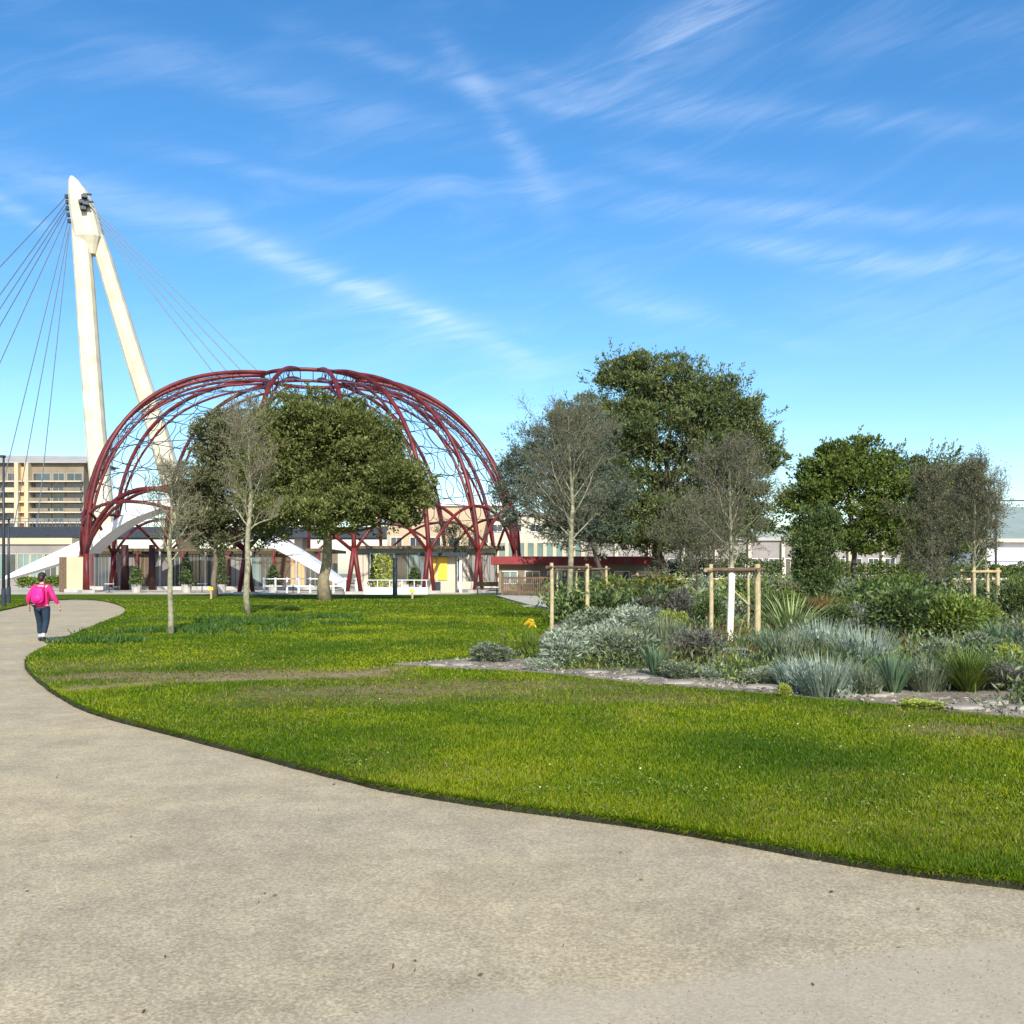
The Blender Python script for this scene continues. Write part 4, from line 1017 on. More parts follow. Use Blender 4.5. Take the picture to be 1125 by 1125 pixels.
# ground cover between the shrubs
def ground_cover():
    g_ = np.random.default_rng(77)
    n = 7000
    Y = 1 / g_.uniform(1 / 60, 1 / 11.0, n); X = Y * g_.uniform(-.02, .60, n); P = np.column_stack([X, Y])
    e = dist_poly(P, BED)
    k = pip(P, BED) & (e > .45 + .8 * vnoise(P, .8, 55)) & ((vnoise(P, .9, 5) > .45) | (e > 3.2))
    P = P[k]; e = e[k]
    sel = vnoise(P, 1.5, 61) + g_.normal(size=len(P)) * .12
    kinds = [('ground_cover', L['sage'], 'low tangled grey-green ground cover filling the gaps of the bed', sel < .42, 1.0),
             ('green_ground_cover', L['green'], 'low bright green ground cover in patches between the shrubs', (sel >= .42) & (sel < .58), .8),
             ('dark_ground_cover', L['dkgreen'], 'low dark green ground cover in patches between the shrubs', (sel >= .58) & (sel < .75), 1.1),
             ('withered_ground_cover', L['bronze'], 'withered brown stems in patches between the shrubs', sel >= .75, .9)]
    for nm, mt, lb, ks, hs_ in kinds:
        allV = []; allT = []
        for p, ee in zip(P[ks], e[ks]):
            m = 38; s = g_.uniform(.08, .20) * (1 + p[1] * .014)
            c = np.tile((p[0], p[1], float(.11 + .07 * min(1, ee / 3))), (m, 1)) + g_.normal(size=(m, 3)) * np.array((s, s, s * .75 * hs_)); c[:, 2] = np.maximum(c[:, 2], .08)
            allV.append(leaves(c, g_.normal(size=(m, 3)) + np.array((0, 0, 1.6)), s * .55, s * .13, g_)); allT.append(np.clip(g_.normal(size=m) * .2 + g_.uniform(.05, .8), 0, 1))
        o = fast_mesh(nm, np.concatenate(allV), 4, mt, tint=np.concatenate(allT)); tag(o, lb, 'ground cover', kind='stuff')
    # dense mixed planting far back in the bed
    n = 1500
    Y = 1 / g_.uniform(1 / 64, 1 / 24, n); X = Y * g_.uniform(.05, .60, n); P = np.column_stack([X, Y]); P = P[pip(P, BED)]
    P = P[(P[:, 1] > 27 + 6 * vnoise(P, 2.5, 8))]
    sel = vnoise(P, 2.6, 71) * .8 + g_.random(len(P)) * .3
    for nm, mt, lb, ks in (('undergrowth', L['green'], 'dense mid green undergrowth at the back of the planting bed', (sel < .36)), ('dark_undergrowth', L['dkgreen'], 'dense dark undergrowth at the back of the planting bed', (sel >= .36) & (sel < .62)),
                       ('grey_undergrowth', L['sage'], 'grey-green undergrowth at the back of the planting bed', (sel >= .62) & (sel < .80)), ('rusty_undergrowth', L['redgreen'], 'rusty green undergrowth at the back of the planting bed', (sel >= .80) & (sel < .9)),
                       ('brown_undergrowth', L['purple'], 'dull brown leafless undergrowth at the back of the planting bed', (sel >= .90) & (sel < 1.0)), ('lime_undergrowth', L['lime'], 'pale yellow-green undergrowth at the back of the planting bed', sel >= 1.0)):
        allV = []; allT = []
        for p in P[ks]:
            m = 80; s = g_.uniform(.30, .62) * (1 + (p[1] - 27) * .013) * (.45 + 1.75 * float(vnoise(p[None, :], 2.3, 93)[0]) ** 1.5 + (.5 if g_.random() < .08 else 0))
            c = np.tile((p[0], p[1], .10), (m, 1)) + g_.normal(size=(m, 3)) * np.array((s, s, 0)) * .5
            c[:, 2] = .12 + s * 1.15 * g_.random(m) ** .7
            allV.append(leaves(c, g_.normal(size=(m, 3)) + np.array((0, 0, .9)), .2, .075, g_)); allT.append(np.clip(g_.normal(size=m) * .18 + g_.uniform(.0, .95), 0, 1))
        o = fast_mesh(nm, np.concatenate(allV), 4, mt, tint=np.concatenate(allT)); tag(o, lb, 'undergrowth', kind='stuff')
    # gravel and chippings along the front
    n = 9000; Y = 1 / g_.uniform(1 / 19, 1 / 10.5, n); X = Y * g_.uniform(-.12, .58, n); P = np.column_stack([X, Y]); e = dist_poly(P, BED)
    P = P[pip(P, BED) & (e < 1.3)]
    mb = MB()
    V = []; Fc = []; k = 0
    for p in P[:4200]:
        s = g_.uniform(.012, .045); z = .075
        a = g_.normal(size=(5, 3)) * np.array((s, s, s * .5)) * .7 + np.array((p[0], p[1], z + s * .3))
        a[4] = (p[0], p[1], z + s)
        mb.add(a, [(0, 1, 4), (1, 2, 4), (2, 3, 4), (3, 0, 4)])
    o = mb.build('gravel', M['rock']); tag(o, 'pale stone chippings along the front of the bed', 'gravel', kind='stuff')
ground_cover()

def stone(px, py, w, h, label, seed, cat='stone', group='flat edging stones', name='edging_stone', d=.6):
    Yt = gy(py); s = Yt / F; mb = MB(); g_ = np.random.default_rng(seed)
    mb.ball((0, 0, 0), (w * s / 2, w * s / 2 * d, h * s * .6), 12, 8, .10, seed)
    V = mb.V[0]; V[:, 2] = np.clip(V[:, 2], -h * s * .3, h * s * .42)
    o = mb.build(name, M['rock']); o.location = (wx(px, Yt), Yt, .07 + h * s * .25); o.rotation_euler = (0, 0, g_.uniform(-.3, .3))
    tag(o, label, cat, group); return o
stone(768, 708, 40, 20, 'rounded pale-topped boulder left of the central stake frame', 1, 'boulder', None, 'boulder', .8)
for q, (px, py, w, h, lb) in enumerate([
    (800, 753, 44, 6, 'flat stone slab below the white-painted stem'), (745, 757, 40, 5, 'flat stone slab at the front edge under the blue-green tuft'),
    (842, 762, 50, 6, 'dark-edged slab left of the yellow-green tuft'), (700, 751, 34, 5, 'thin slab in front of the grey-green mound'),
    (655, 745, 30, 5, 'thin slab in front of the middle silver mound'), (600, 739, 26, 5, 'small flat stone below the yellow-flowered shrub'),
    (480, 736, 20, 3, 'low pale stone near the pointed left tip of the bed'), (508, 736, 26, 4, 'pale stone left of the lone low shrub'),
    (965, 772, 34, 6, 'reddish flat stone right of the largest silvery blue shrub'), (1060, 786, 40, 6, 'flat stone right of the bright green cushion'),
    (1095, 782, 34, 9, 'lumpy pale stone below the blackish shrub'), (1035, 775, 30, 4, 'thin slab in front of the lavender-like shrub'),
    (1118, 787, 28, 7, 'pale stone at the right border of the gravel strip'), (590, 669, 34, 4, 'white flat slab on the pale gravel footpath')]):
    stone(px, py, w, h, lb, 30 + q)

# --- stakes
def stake_frame(name, pts, rail_z, rails, label, braces=(), radius=.05, mat=None):
    Y0 = gy(pts[0][1]); X0 = wx(pts[0][0], Y0)
    root = empty(name, (X0, Y0, .1)); tag(root, label, 'tree stakes', 'timber tree stakes')
    W = []
    for i, (px, py, r) in enumerate(pts):
        Yt = gy(py); p = (wx(px, Yt) - X0, Yt - Y0); W.append(p)
        mb = MB(); mb.tube([(p[0], p[1], -.1), (p[0] + .01, p[1], rail_z * .5), (p[0], p[1], rail_z + .12)], [r, r * .97, r * .93], 10)
        mb.build('stake', mat or M['timber_pale'], root, smooth=False)
    for a, b in rails:
        mb = MB(); A = W[a]; B = W[b]
        mb.tube([(A[0] - (B[0] - A[0]) * .12, A[1] - (B[1] - A[1]) * .12 - .02, rail_z), (B[0] + (B[0] - A[0]) * .12, B[1] + (B[1] - A[1]) * .12 - .02, rail_z + .01)], [.042, .042], 8)
        mb.build('rail', M['timber_dark'] if (a + b) % 2 else M['timber'], root)
    for (a, b) in braces:
        mb = MB(); mb.tube([a, b], [.018, .018], 6); mb.build('brace', M['timber_pale'], root)
    return root
stake_frame('stake_frame', [(781, 719, .045), (832, 720, .062), (822, 706, .03)], 1.62, [(0, 1), (1, 2), (0, 2)],
            'central timber frame of pale poles and a dark cross rail round the white-painted stem', braces=[((.42, .05, 1.25), (.90, .05, .80))])
stake_frame('stake_frame', [(606, 696, .055), (645, 690, .065), (633, 676, .05), (666, 676, .055), (612, 668, .05)], 1.72, [(0, 1), (2, 3), (4, 2)],
            'left-hand group of pale tree stakes with thin cross rails at the lawn corner')
stake_frame('stake_frame', [(1070, 690, .05), (1085, 684, .05), (1096, 690, .06), (1056, 676, .05)], 1.6, [(0, 2), (3, 1)],
            'right-hand timber stake frame near the edge of the photograph')
stake_frame('stake_frame', [(700, 672, .06), (742, 668, .06)], 1.45, [(0, 1)], 'low stakes with a sagging dark rail below the tall cedar', mat=M['timber'])

# ------------------------------------------------------------------ red dome
DX, DY, DR, DZ = -19.5, 95.0, 20.4, 20.6
NEXP = 2.5
ANG = [92, 69, 51, 35, 14, -6, -30, -54, -78, -102, -126, -150, -172, 163, 144]
ANG = sorted(a % 360 for a in ANG)
ZN = 3.3; RR = 4.5
def nexp(th): return NEXP + .45 * max(0.0, -math.cos(R_(th))) ** .8
def dome_p(th, r=None, z=None, inset=0.0):
    """point of the shell for plan angle th (deg, 0=right, 90=towards viewer)"""
    e = nexp(th)
    if z is not None:
        r = DR * max(0, 1 - (z / DZ) ** e) ** (1 / e)
    else:
        z = DZ * max(0, 1 - (r / DR) ** e) ** (1 / e)
    k = 1 - inset / math.hypot(r, z)
    return np.array((r * k * math.cos(R_(th)), -r * k * math.sin(R_(th)), z * k))
def rib_path(th, inset, n=22, dth=0.0):
    out = []
    # parametrise by angle so that points are even along the curve
    z0 = ZN; a0 = math.asin(ZN / DR * .98)
    a1 = math.acos(RR / DR * .97)
    for i in range(n + 1):
        a = a0 + (a1 - a0) * i / n
        c, s_ = math.cos(a), math.sin(a)
        e = nexp(th); rho = 1 / ((c / DR) ** e + (s_ / DZ) ** e) ** (1 / e)
        r, z = rho * c, rho * s_
        ins = inset * min(1, 2.2 * i / n) 
        k = 1 - ins / rho
        out.append(np.array((r * k * math.cos(R_(th + dth)), -r * k * math.sin(R_(th + dth)), z * k)))
    return out
def build_dome():
    root = empty('dome_pavilion', (DX, DY, .02))
    tag(root, 'large open dome of dark red steel ribs with crossing arches at its foot', 'dome')
    n = 26
    for th in ANG:
        o_ = rib_path(th, 0, n); i_ = rib_path(th, .85, n)
        mb = MB()
        mb.tube(o_, [.19] * (n + 1), 7); mb.tube(i_, [.12] * (n + 1), 6)
        rb = mb.build('rib', M['red'], root, smooth=True)
        mb = MB()
        zz = []
        for k in range(3, n - 1): zz.append(o_[k] if k % 2 else i_[k])
        mb.tube(zz, [.04] * len(zz), 4, cap=False)
        mb.build('rib_bracing', M['red'], rb)
    # crown ring: two hoops with ties
    mb = MB(); m = 48
    zt = DZ * (1 - (RR / DR) ** NEXP) ** (1 / NEXP)
    for rr, zz, rad in ((RR, zt + .02, .19), (RR - .2, zt - 1.0, .13)):
        P = [(rr * math.cos(2 * math.pi * k / m), rr * math.sin(2 * math.pi * k / m), zz) for k in range(m + 1)]
        mb.tube(P, [rad] * (m + 1), 7, cap=False)
    for k in range(24):
        a = 2 * math.pi * k / 24
        mb.tube([(RR * math.cos(a), RR * math.sin(a), zt), ((RR - .2) * math.cos(a), (RR - .2) * math.sin(a), zt - 1)], [.05, .05], 4)
    mb.build('crown_ring', M['red'], root, smooth=True)
    # crossing arches between every second foot
    nA = len(ANG)
    for i in range(nA):
        a = ANG[i]; b = ANG[(i + 2) % nA]; b = b if b > a else b + 360
        P = []
        for k in range(17):
            t = k / 16; th = a + (b - a) * t
            z = ZN + (5.2 if b - a > 72 else 4.1) * (1 - abs(2 * t - 1) ** 2.3)
            P.append(dome_p(th, z=z))
        mb = MB(); mb.tube(P, [.14] * 17, 6); mb.build('arch', M['red'], root, smooth=True)
    P = [dome_p(92 + 52 * k / 16, z=ZN + 5.0 * (1 - abs(k / 8 - 1) ** 2.2)) for k in range(17)]
    mb = MB(); mb.tube(P, [.2] * 17, 7); mb.build('entrance_arch', M['red'], root, smooth=True)
    # legs below the nodes
    for th in ANG:
        p = dome_p(th, z=ZN); t = np.array((math.sin(R_(th)), math.cos(R_(th)), 0))
        mb = MB()
        for s_ in (-1, 1):
            q = p.copy(); q[2] = 0; q = q + t * .55 * s_
            mb.tube([p + (0, 0, .3), q], [.22, .16], 7)
        mb.build('leg', M['red'], root, smooth=True)
        mb = MB(); mb.box((p[0], p[1], .12), (1.6, 1.0, .24), -R_(th) + math.pi / 2); mb.build('footing', M['concrete'], root)
    # thin grey tracery between the ribs: hoops and rows of rings
    for zz in (7.6, 10.2, 12.6, 15.0, 17.2, 18.8):
        mb = MB(); P = [dome_p(360 * k / 60, z=zz, inset=.55) for k in range(61)]
        mb.tube(P, [.045] * 61, 4, cap=False); mb.build('hoop', M['lattice'], root)
    for i in range(nA):
      a_ = ANG[i]; b_ = ANG[(i + 1) % nA]; b_ = b_ if b_ > a_ else b_ + 360
      for a, b in ((a_, (a_ + b_) / 2), ((a_ + b_) / 2, b_)):
        mb = MB(); mid = (a + b) / 2
        for z0, z1 in ((7.6, 10.2), (10.2, 12.6), (12.6, 15.0), (15.0, 17.2), (17.2, 18.8)):
            P = []
            for k in range(15):
                u = 2 * math.pi * k / 14
                zz = (z0 + z1) / 2 + (z1 - z0) * .5 * math.sin(u)
                P.append(dome_p(mid + (b - a) * .40 * math.cos(u), z=zz, inset=.55))
            mb.tube(P, [.036] * 15, 4, cap=False)
        mb.build('tracery', M['lattice'], root)
    return root
build_dome()

# ------------------------------------------------------------------ cable-stayed bridge with leaning pylon
def build_bridge():
    YB = 150.0
    base = at(120, 620, YB)
    root = empty('cable_stayed_bridge', (base[0], YB, 0)); tag(root, 'cable-stayed footbridge with a tall cream A-shaped leaning pylon', 'bridge')
    def P(px, py, dy=0):
        Y_ = YB + dy
        return np.array((wx(px, YB) - base[0], dy, wz(py, YB)))
    def leg(pts, name):
        mb = MB(); rows = []
        for (px, py, w, dy) in pts:
            c = P(px, py, dy); s = YB / F; hw = w * s / 2; hd = hw * .9
            ring = []
            for k in range(12):
                a = 2 * math.pi * k / 12; ca, sa = math.cos(a), math.sin(a)
                ring.append((c[0] + hw * np.sign(ca) * abs(ca) ** .6, c[1] + hd * np.sign(sa) * abs(sa) ** .6, c[2]))
            rows.append(ring)
        n = 12; V = [p for r in rows for p in r]; Fc = []
        for i in range(len(rows) - 1):
            for k in range(n): Fc.append((i * n + k, i * n + (k + 1) % n, (i + 1) * n + (k + 1) % n, (i + 1) * n + k))
        Fc.append(tuple(range(n))[::-1]); Fc.append(tuple((len(rows) - 1) * n + k for k in range(n)))
        mb.add(V, Fc); return mb.build(name, M['pylon'], root)
    leg([(130, 642, 21, -3), (122, 560, 21, -3), (112, 470, 20, -2.4), (103, 380, 19.5, -1.6), (96, 310, 19, -.9), (91, 265, 18, -.5), (88.5, 250, 16, -.2)], 'pylon_leg')
    leg([(205, 642, 24, 5), (188, 560, 23, 4), (165, 470, 22, 3.2), (144, 400, 20, 2.4), (125, 330, 18, 1.4), (112, 280, 17, .6), (106, 258, 15, .2)], 'pylon_leg')
    leg([(100, 280, 14, 0), (98.5, 262, 30, 0), (95, 245, 29, 0), (91, 228, 26, 0), (86, 210, 19, 0), (81, 198, 9.5, 0), (79, 193.5, 3, 0)], 'pylon_head')
    mb = MB()
    for (px, py) in ((99, 222), (96, 228), (101, 230), (98, 235)):
        c = P(px, py, -2.0); mb.box(c, (.8, 1.3, .45), .3)
        c = P(px + 3, py - 3, -2.0); mb.box(c, (1.2, .4, .18), .1)
    mb.build('cable_anchor', M['dark'], root)
    mb = MB()
    for (px, py) in ((74, 216), (75, 222), (75, 229), (76, 236), (77, 243)): mb.box(P(px, py, 0), (.6, .6, .5))
    mb.build('cable_anchor', M['dark'], root)
    for (x0, y0, x1, y1) in ((73, 216, -276, 610), (74, 221, -188, 610), (75, 227, -130, 610), (75, 233, -85, 610), (75, 240, -10, 610), (76, 247, 14, 610), (75, 224, -160, 610), (76, 250, 40, 610)):
        mb = MB(); mb.tube([P(x0, y0), P(x1, 585 if y1 == 610 else y1)], [.075, .075], 5); mb.build('cable', M['cable'], root)
    for (x0, y0, x1) in ((104, 240, 372), (105, 238, 402), (106, 236, 433), (107, 234, 466)):
        mb = MB(); mb.tube([P(x0, y0), P(x1, 588)], [.085, .085], 5); mb.build('cable', M['cable'], root)
    mb = MB(); x0 = P(-700, 600)[0]; x1 = P(490, 600)[0]
    zt = wz(580, YB); mb.box(((x0 + x1) / 2, 1, zt - .8), (x1 - x0, 9, 1.6)); mb.build('deck', M['dark'], root)
    for yy in (-3.4, 5.4):
        mb = MB()
        mb.box(((x0 + x1) / 2, yy, zt + 1.25), (x1 - x0, .1, .1))
        x = x0
        while x < x1:
            mb.box((x, yy, zt + .6), (.07, .07, 1.2)); x += 1.2
        mb.build('railing', M['cable'], root)
    for px in (-60, 48, 330):
        mb = MB(); c = P(px, 600); mb.box((c[0], 1, (zt - 1.6) / 2), (1.2, 5, zt - 1.6)); mb.build('pier', M['concrete'], root)
    return root
build_bridge()

# ------------------------------------------------------------------ white curved canopy inside the dome
def ribbon(name, path, Yc, depth, mat, label, cat):
    """path: px, py(top edge), thickness px"""
    s = Yc / F; X0 = wx(path[0][0], Yc)
    def cat_(P, it=2):
        for _ in range(it):
            Q = [P[0]]
            for a, b in zip(P[:-1], P[1:]):
                Q.append(tuple(.75 * i + .25 * j for i, j in zip(a, b))); Q.append(tuple(.25 * i + .75 * j for i, j in zip(a, b)))
            Q.append(P[-1]); P = Q
        return P
    P = cat_(path, 2); V = []; Fc = []
    for px, py, th in P:
        x = wx(px, Yc) - X0; z = wz(py, Yc); t = th * s
        V += [(x, -depth / 2, z), (x, depth / 2, z), (x, depth / 2, z - t), (x, -depth / 2, z - t)]
    n = len(P)
    for i in range(n - 1):
        for k in range(4): Fc.append((i * 4 + k, i * 4 + (k + 1) % 4, (i + 1) * 4 + (k + 1) % 4, (i + 1) * 4 + k))
    Fc += [(3, 2, 1, 0), (4 * n - 4, 4 * n - 3, 4 * n - 2, 4 * n - 1)]
    mb = MB(); mb.add(V, Fc); o = mb.build(name, mat); o.location = (X0, Yc, 0); tag(o, label, cat); return o
ribbon('curved_white_ramp', [(8, 634, 3), (40, 618, 10), (88, 596, 17), (100, 590, 15)], 90, 1.6, M['white'], 'white sloping ramp parapet rising to the left foot of the red dome', 'ramp')
ribbon('white_canopy', [(103, 600, 8), (120, 582, 9), (148, 562, 10), (180, 549, 11), (206, 545, 10), (240, 552, 10), (285, 580, 12), (335, 606, 13), (382, 641, 6)], 91, 3.0, M['white'], 'white arched canopy curving down behind the broad evergreen tree', 'canopy')

# ------------------------------------------------------------------ buildings
def building(name, px0, px1, py_top, Yb, depth, label, wall, roof=None, roof_h=.4, zbase=0.0, over=.3, cat='building'):
    x0, x1 = wx(px0, Yb), wx(px1, Yb); H = wz(py_top, Yb) - zbase
    root = empty(name, ((x0 + x1) / 2, Yb, zbase)); tag(root, label, cat)
    W = x1 - x0; mb = MB(); mb.box((0, depth / 2, H / 2), (W, depth, H)); mb.build('wall', wall, root)
    if roof:
        mb = MB(); mb.box((0, depth / 2, H + roof_h / 2), (W + over * 2, depth + over * 2, roof_h)); mb.build('roof', roof, root)
    return root, W, H
def window(root, x, z, w, h, glass=None, frame=None, y=0.0, mull=1):
    mb = MB(); t = .07
    for a in (-1, 1): mb.box((x + a * (w / 2), y - .04, z), (t, .10, h + t))
    for a in (-1, 1): mb.box((x, y - .045, z + a * (h / 2)), (w - t, .10, t))
    for k in range(mull): mb.box((x - w / 2 + w * (k + 1) / (mull + 1), y - .035, z), (t * .7, .07, h - t))
    f = mb.build('window', frame or M['white'], root)
    mb = MB(); mb.box((x, y - .012, z), (w - t, .02, h - t)); mb.build('pane', glass or M['glass'], f)

# apartment block far left
def apartments():
    Yb = 250.0
    root, W, H = building('apartment_block', -70, 92, 509, Yb, 16, 'five-storey ochre apartment block with long balconies at the far left', M['tanstone'], M['roofgrey'], .3, over=1.2)
    s = Yb / F; x_of = lambda px: wx(px, Yb) - root.location.x
    mb = MB()
    z = H + .3
    mb.add([(-W / 2 - 1, 0 - 1.2, z), (W / 2 + 3, -1.2, z), (W / 2 - 2, 6, z + 2.2), (-W / 2 + 2, 6, z + 2.6), (-W / 2 - 1, 17, z), (W / 2 + 3, 17, z)], [(0, 1, 2, 3), (3, 2, 5, 4), (0, 3, 4), (1, 5, 2)])
    mb.build('roof', M['roofgrey'], root)
    cols_ = [(-60, -36), (-32, -14), (-10, 0), (8, 19), (36, 56), (58, 71), (73, 91)]
    for r in range(6):
        zt = wz(521 + r * 11.3, Yb); 
        mb = MB(); mb.box((0, -.9, zt - 1.95), (W, 1.8, .28)); mb.build('balcony_slab', M['lightstone'], root)
        for j, (a, b) in enumerate(cols_):
            xa, xb = x_of(a), x_of(b)
            window(root, (xa + xb) / 2, zt - .7, (xb - xa) * .94, 1.9, M['glass'], M['lightstone'])
            if r > 0 and j in (0, 2, 3, 4, 6):
                mb = MB(); mb.box(((xa + xb) / 2, -1.76, zt - 1.35), ((xb - xa) * 1.02, .08, .9)); mb.build('balcony_railing', M['tanstone'] if j != 3 else M['cream'], root)
    mb = MB()
    for px in (22, 33): mb.box((x_of(px), -1.0, H / 2), (1.0, 2.0, H)); 
    mb.build('pilaster', M['cream'], root)
    mb = MB(); mb.box((x_of(27.5), -.3, H / 2 - .4), (1.5, .6, H - 1.2)); mb.build('stair_panel', M['ochre'], root)
apartments()
def left_glass():
    Yb = 125.0
    root, W, H = building('glass_fronted_building', -130, 78, 598, Yb, 12, 'low green glazed building with a yellowish parapet behind the lamp posts', M['dullwall'], M['cream'], .8, over=.25)
    n = 14
    for k in range(n):
        x = -W / 2 + W * (k + .5) / n; window(root, x, H * .46, W / n * .9, H * .62, M['glass_green'] if k % 3 else M['glass'], M['lightstone'])
left_glass()
def dome_pavilion_glass():
    Yb = 100.0
    root, W, H = building('glazed_hall', 104, 352, 606, Yb, 10, 'dark glazed hall with thin columns standing inside the red dome', M['glass'], M['timber_dark'], .3, over=.8)
    n = 15
    for k in range(n):
        x = -W / 2 + W * (k + .5) / n; window(root, x, H * .5, W / n * .92, H * .86, M[random.choice(['glass', 'glass', 'glass', 'glass_green', 'timber_dark', 'dullwall', 'ochre'])], M[random.choice(['concrete', 'dark', 'timber_dark', 'dullwall'])], mull=random.choice([1, 2, 3]))
    for k in range(11):
        mb = MB(); x = -W / 2 + W * k / 10; mb.tube([(x, -.7, 0), (x, -.7, H)], [.1, .1], 8); mb.build('column', M['concrete'] if k % 2 else M['redwall'], root)
    mb = MB(); mb.box((0, -1.3, .18), (W + 3, 1.6, .36)); mb.build('plinth', M['concrete'], root)
    for px, r in ((137, .42), (167, .34)):
        x = wx(px, Yb - 3) - root.location.x; mb = MB(); mb.tube([(x, -3, 0), (x, -3, H + .6)], [r, r * .85], 10); mb.build('dark_pillar', M['darkred'], root, smooth=True)
dome_pavilion_glass()
def peach_block():
    Yb = 132.0
    root, W, H = building('cream_building', 425, 552, 556, Yb, 14, 'tall cream and peach rendered building seen through the right side of the dome', M['peach'], M['white'], .5)
    s = Yb / F
    for r in range(2):
        for k in range(6):
            x = -W / 2 + W * (k + .5) / 6; window(root, x, H * .22 + r * 3.4, 1.5, 1.5, M['glass'], M['white'])
    o = MB(); x = wx(541, Yb) - root.location.x
    o.box((x, -.14, wz(578, Yb)), (.9, .06, 3.2)); o.box((x - .1, -.15, wz(563, Yb)), (1.7, .05, .5)); b = o.build('banner', M['green']); b.parent = root
peach_block()
def white_block():
    Yb = 122.0
    root, W, H = building('white_building', 536, 640, 566, Yb, 12, 'pale two-storey building with cream window piers right of the dome', M['lightstone'], M['roofgrey'], .35)
    mb = MB(); mb.box((0, -.35, H * .40), (W, .7, H * .42)); mb.build('window_band', M['glass_green'], root)
    for k in range(11):
        mb = MB(); mb.box((-W / 2 + W * k / 10, -.8, H * .40), (.45, .2, H * .42)); mb.build('pier', M['cream'], root)
    for k in range(5): window(root, -W / 2 + W * (k + .5) / 5, H * .82, 1.3, .9, M['glass'], M['white'])
white_block()
def white_hall():
    Yb = 128.0
    root, W, H = building('long_white_hall', 640, 1005, 594, Yb, 16, 'long low pale hall showing in slivers behind the tall cedar', M['dullwall'], M['roofgrey'], .4)
    mb = MB(); z = H + .4
    mb.prism([(-W / 2, z), (W / 2, z), (W / 2 - 3, z + 1.4), (-W / 2 + 3, z + 1.4)], 0, 16); mb.build('roof_hump', M['roofgreen'], root)
    for k in range(20): window(root, -W / 2 + W * (k + .5) / 20, H * .42, 1.3, 2.2, M['glass'], M['white'])
    for k in range(11):
        mb = MB(); mb.box((-W / 2 + W * (k + .0) / 10, -.5, H / 2 - .05), (.4, .4, H - .1)); mb.build('column', M['lightstone'], root)
white_hall()
def right_hall():
    Yb = 108.0
    root, W, H = building('warehouse', 1078, 1400, 592, Yb, 24, 'white-walled warehouse with a pale green-grey hipped roof at the right border', M['white'], None)
    z = H; r = 4.3; mb = MB()
    mb.add([(-W / 2 - .6, -.6, z), (W / 2 + .6, -.6, z), (W / 2 + .6, 24.6, z), (-W / 2 - .6, 24.6, z), (-W / 2 + .6, 12, z + r), (W / 2 - 6, 12, z + r)],
           [(0, 1, 5, 4), (2, 3, 4, 5), (1, 2, 5), (3, 0, 4), (0, 3, 2, 1)]); mb.build('roof', M['roofgreen'], root)
    mb = MB(); mb.box((0, -.68, z - .2), (W + 1.2, .16, .4)); mb.build('gutter', M['lightstone'], root)
    mb = MB(); mb.box((0, -.3, H * .36), (W, .6, .6)); mb.build('canopy', M['dark'], root)
    for k in range(40):
        if k % 2 == 0: window(root, -W / 2 + W * (k + .5) / 40, H * .16, 1.2, 1.1, M['glass'], M['lightstone'])
right_hall()
def kiosk():
    Yb = 88.0
    root, W, H = building('red_roofed_kiosk', 548, 720, 620, Yb, 5, 'long low beige kiosk under a deep red fascia beside the dome', M['tanstone'], M['redwall'], .7, over=.7)
    for k in range(7): window(root, -W / 2 + W * (k + .5) / 7, H * .52, 1.3, 1.1, M['glass'] if k % 2 else M['glass_green'], M['white'])
kiosk()
def yellow_kiosk():
    Yb = 84.0
    root, W, H = building('yellow_kiosk', 471, 500, 611, Yb, 3, 'small kiosk with yellow panels beneath the red leg fork', M['lightstone'], M['dark'], .3, over=.9)
    for x, w in ((-W * .34, W * .22), (.05, W * .36)):
        mb = MB(); mb.box((x, -.04, H * .66), (w, .08, H * .62)); mb.build('panel', M['yellow'], root)
    for x in (-W / 2 - .5, W / 2 + .5):
        mb = MB(); mb.box((x, -.3, H / 2), (.22, .22, H)); mb.build('post', M['white'], root)
    mb = MB(); mb.box((-W * .15, -.05, H * .15), (W * .2, .1, H * .3)); mb.build('hatch', M['dark'], root)
yellow_kiosk()
def office_row():
    Yb = 104.0
    root, W, H = building('glazed_shopfront', 392, 545, 603, Yb, 8, 'glazed shopfront with pale posts low under the right half of the dome', M['glass_green'], M['timber_dark'], .3, over=.9)
    for k in range(11): window(root, -W / 2 + W * (k + .5) / 11, H * .48, W / 11 * .86, H * .80, M[random.choice(['glass', 'glass', 'glass_green', 'dullwall', 'timber_dark', 'lightstone'])], M[random.choice(['white', 'concrete', 'dark', 'timber_dark'])], mull=random.choice([1, 2]))
    mb = MB(); mb.box((0, -1.2, .4), (W, .25, .8)); mb.build('low_wall', M['lightstone'], root)
office_row()
def brick_wall():
    mb = MB(); mb.box((0, 0, .6), (60, .4, 1.2)); Y0 = 69.5
    o = empty('brick_wall', (wx(850, Y0) + 20, Y0, 0)); tag(o, 'low orange brick wall behind the right half of the planting bed', 'wall')
    mb.build('wall', M['brick'], o); mb = MB(); mb.box((0, 0, 1.26), (60.1, .5, .12)); mb.build('coping', M['lightstone'], o)
brick_wall()
def cream_pillar():
    Yb = 86; x = wx(86, Yb); o = empty('cream_gatepost', (x, Yb, 0)); tag(o, 'squat cream pillar under the upper end of the white ramp', 'pillar')
    h = wz(612, Yb); mb = MB(); mb.box((0, 0, h / 2), (1.5, 1.2, h)); mb.build('shaft', M['cream'], o)
    mb = MB(); mb.box((-.75 - .35, 0, h / 2), (.7, 1.0, h)); mb.build('side_panel', M['timber_dark'], o)
    mb = MB(); mb.box((0, 0, .15), (1.8, 1.5, .3)); mb.build('base', M['concrete'], o)
cream_pillar()
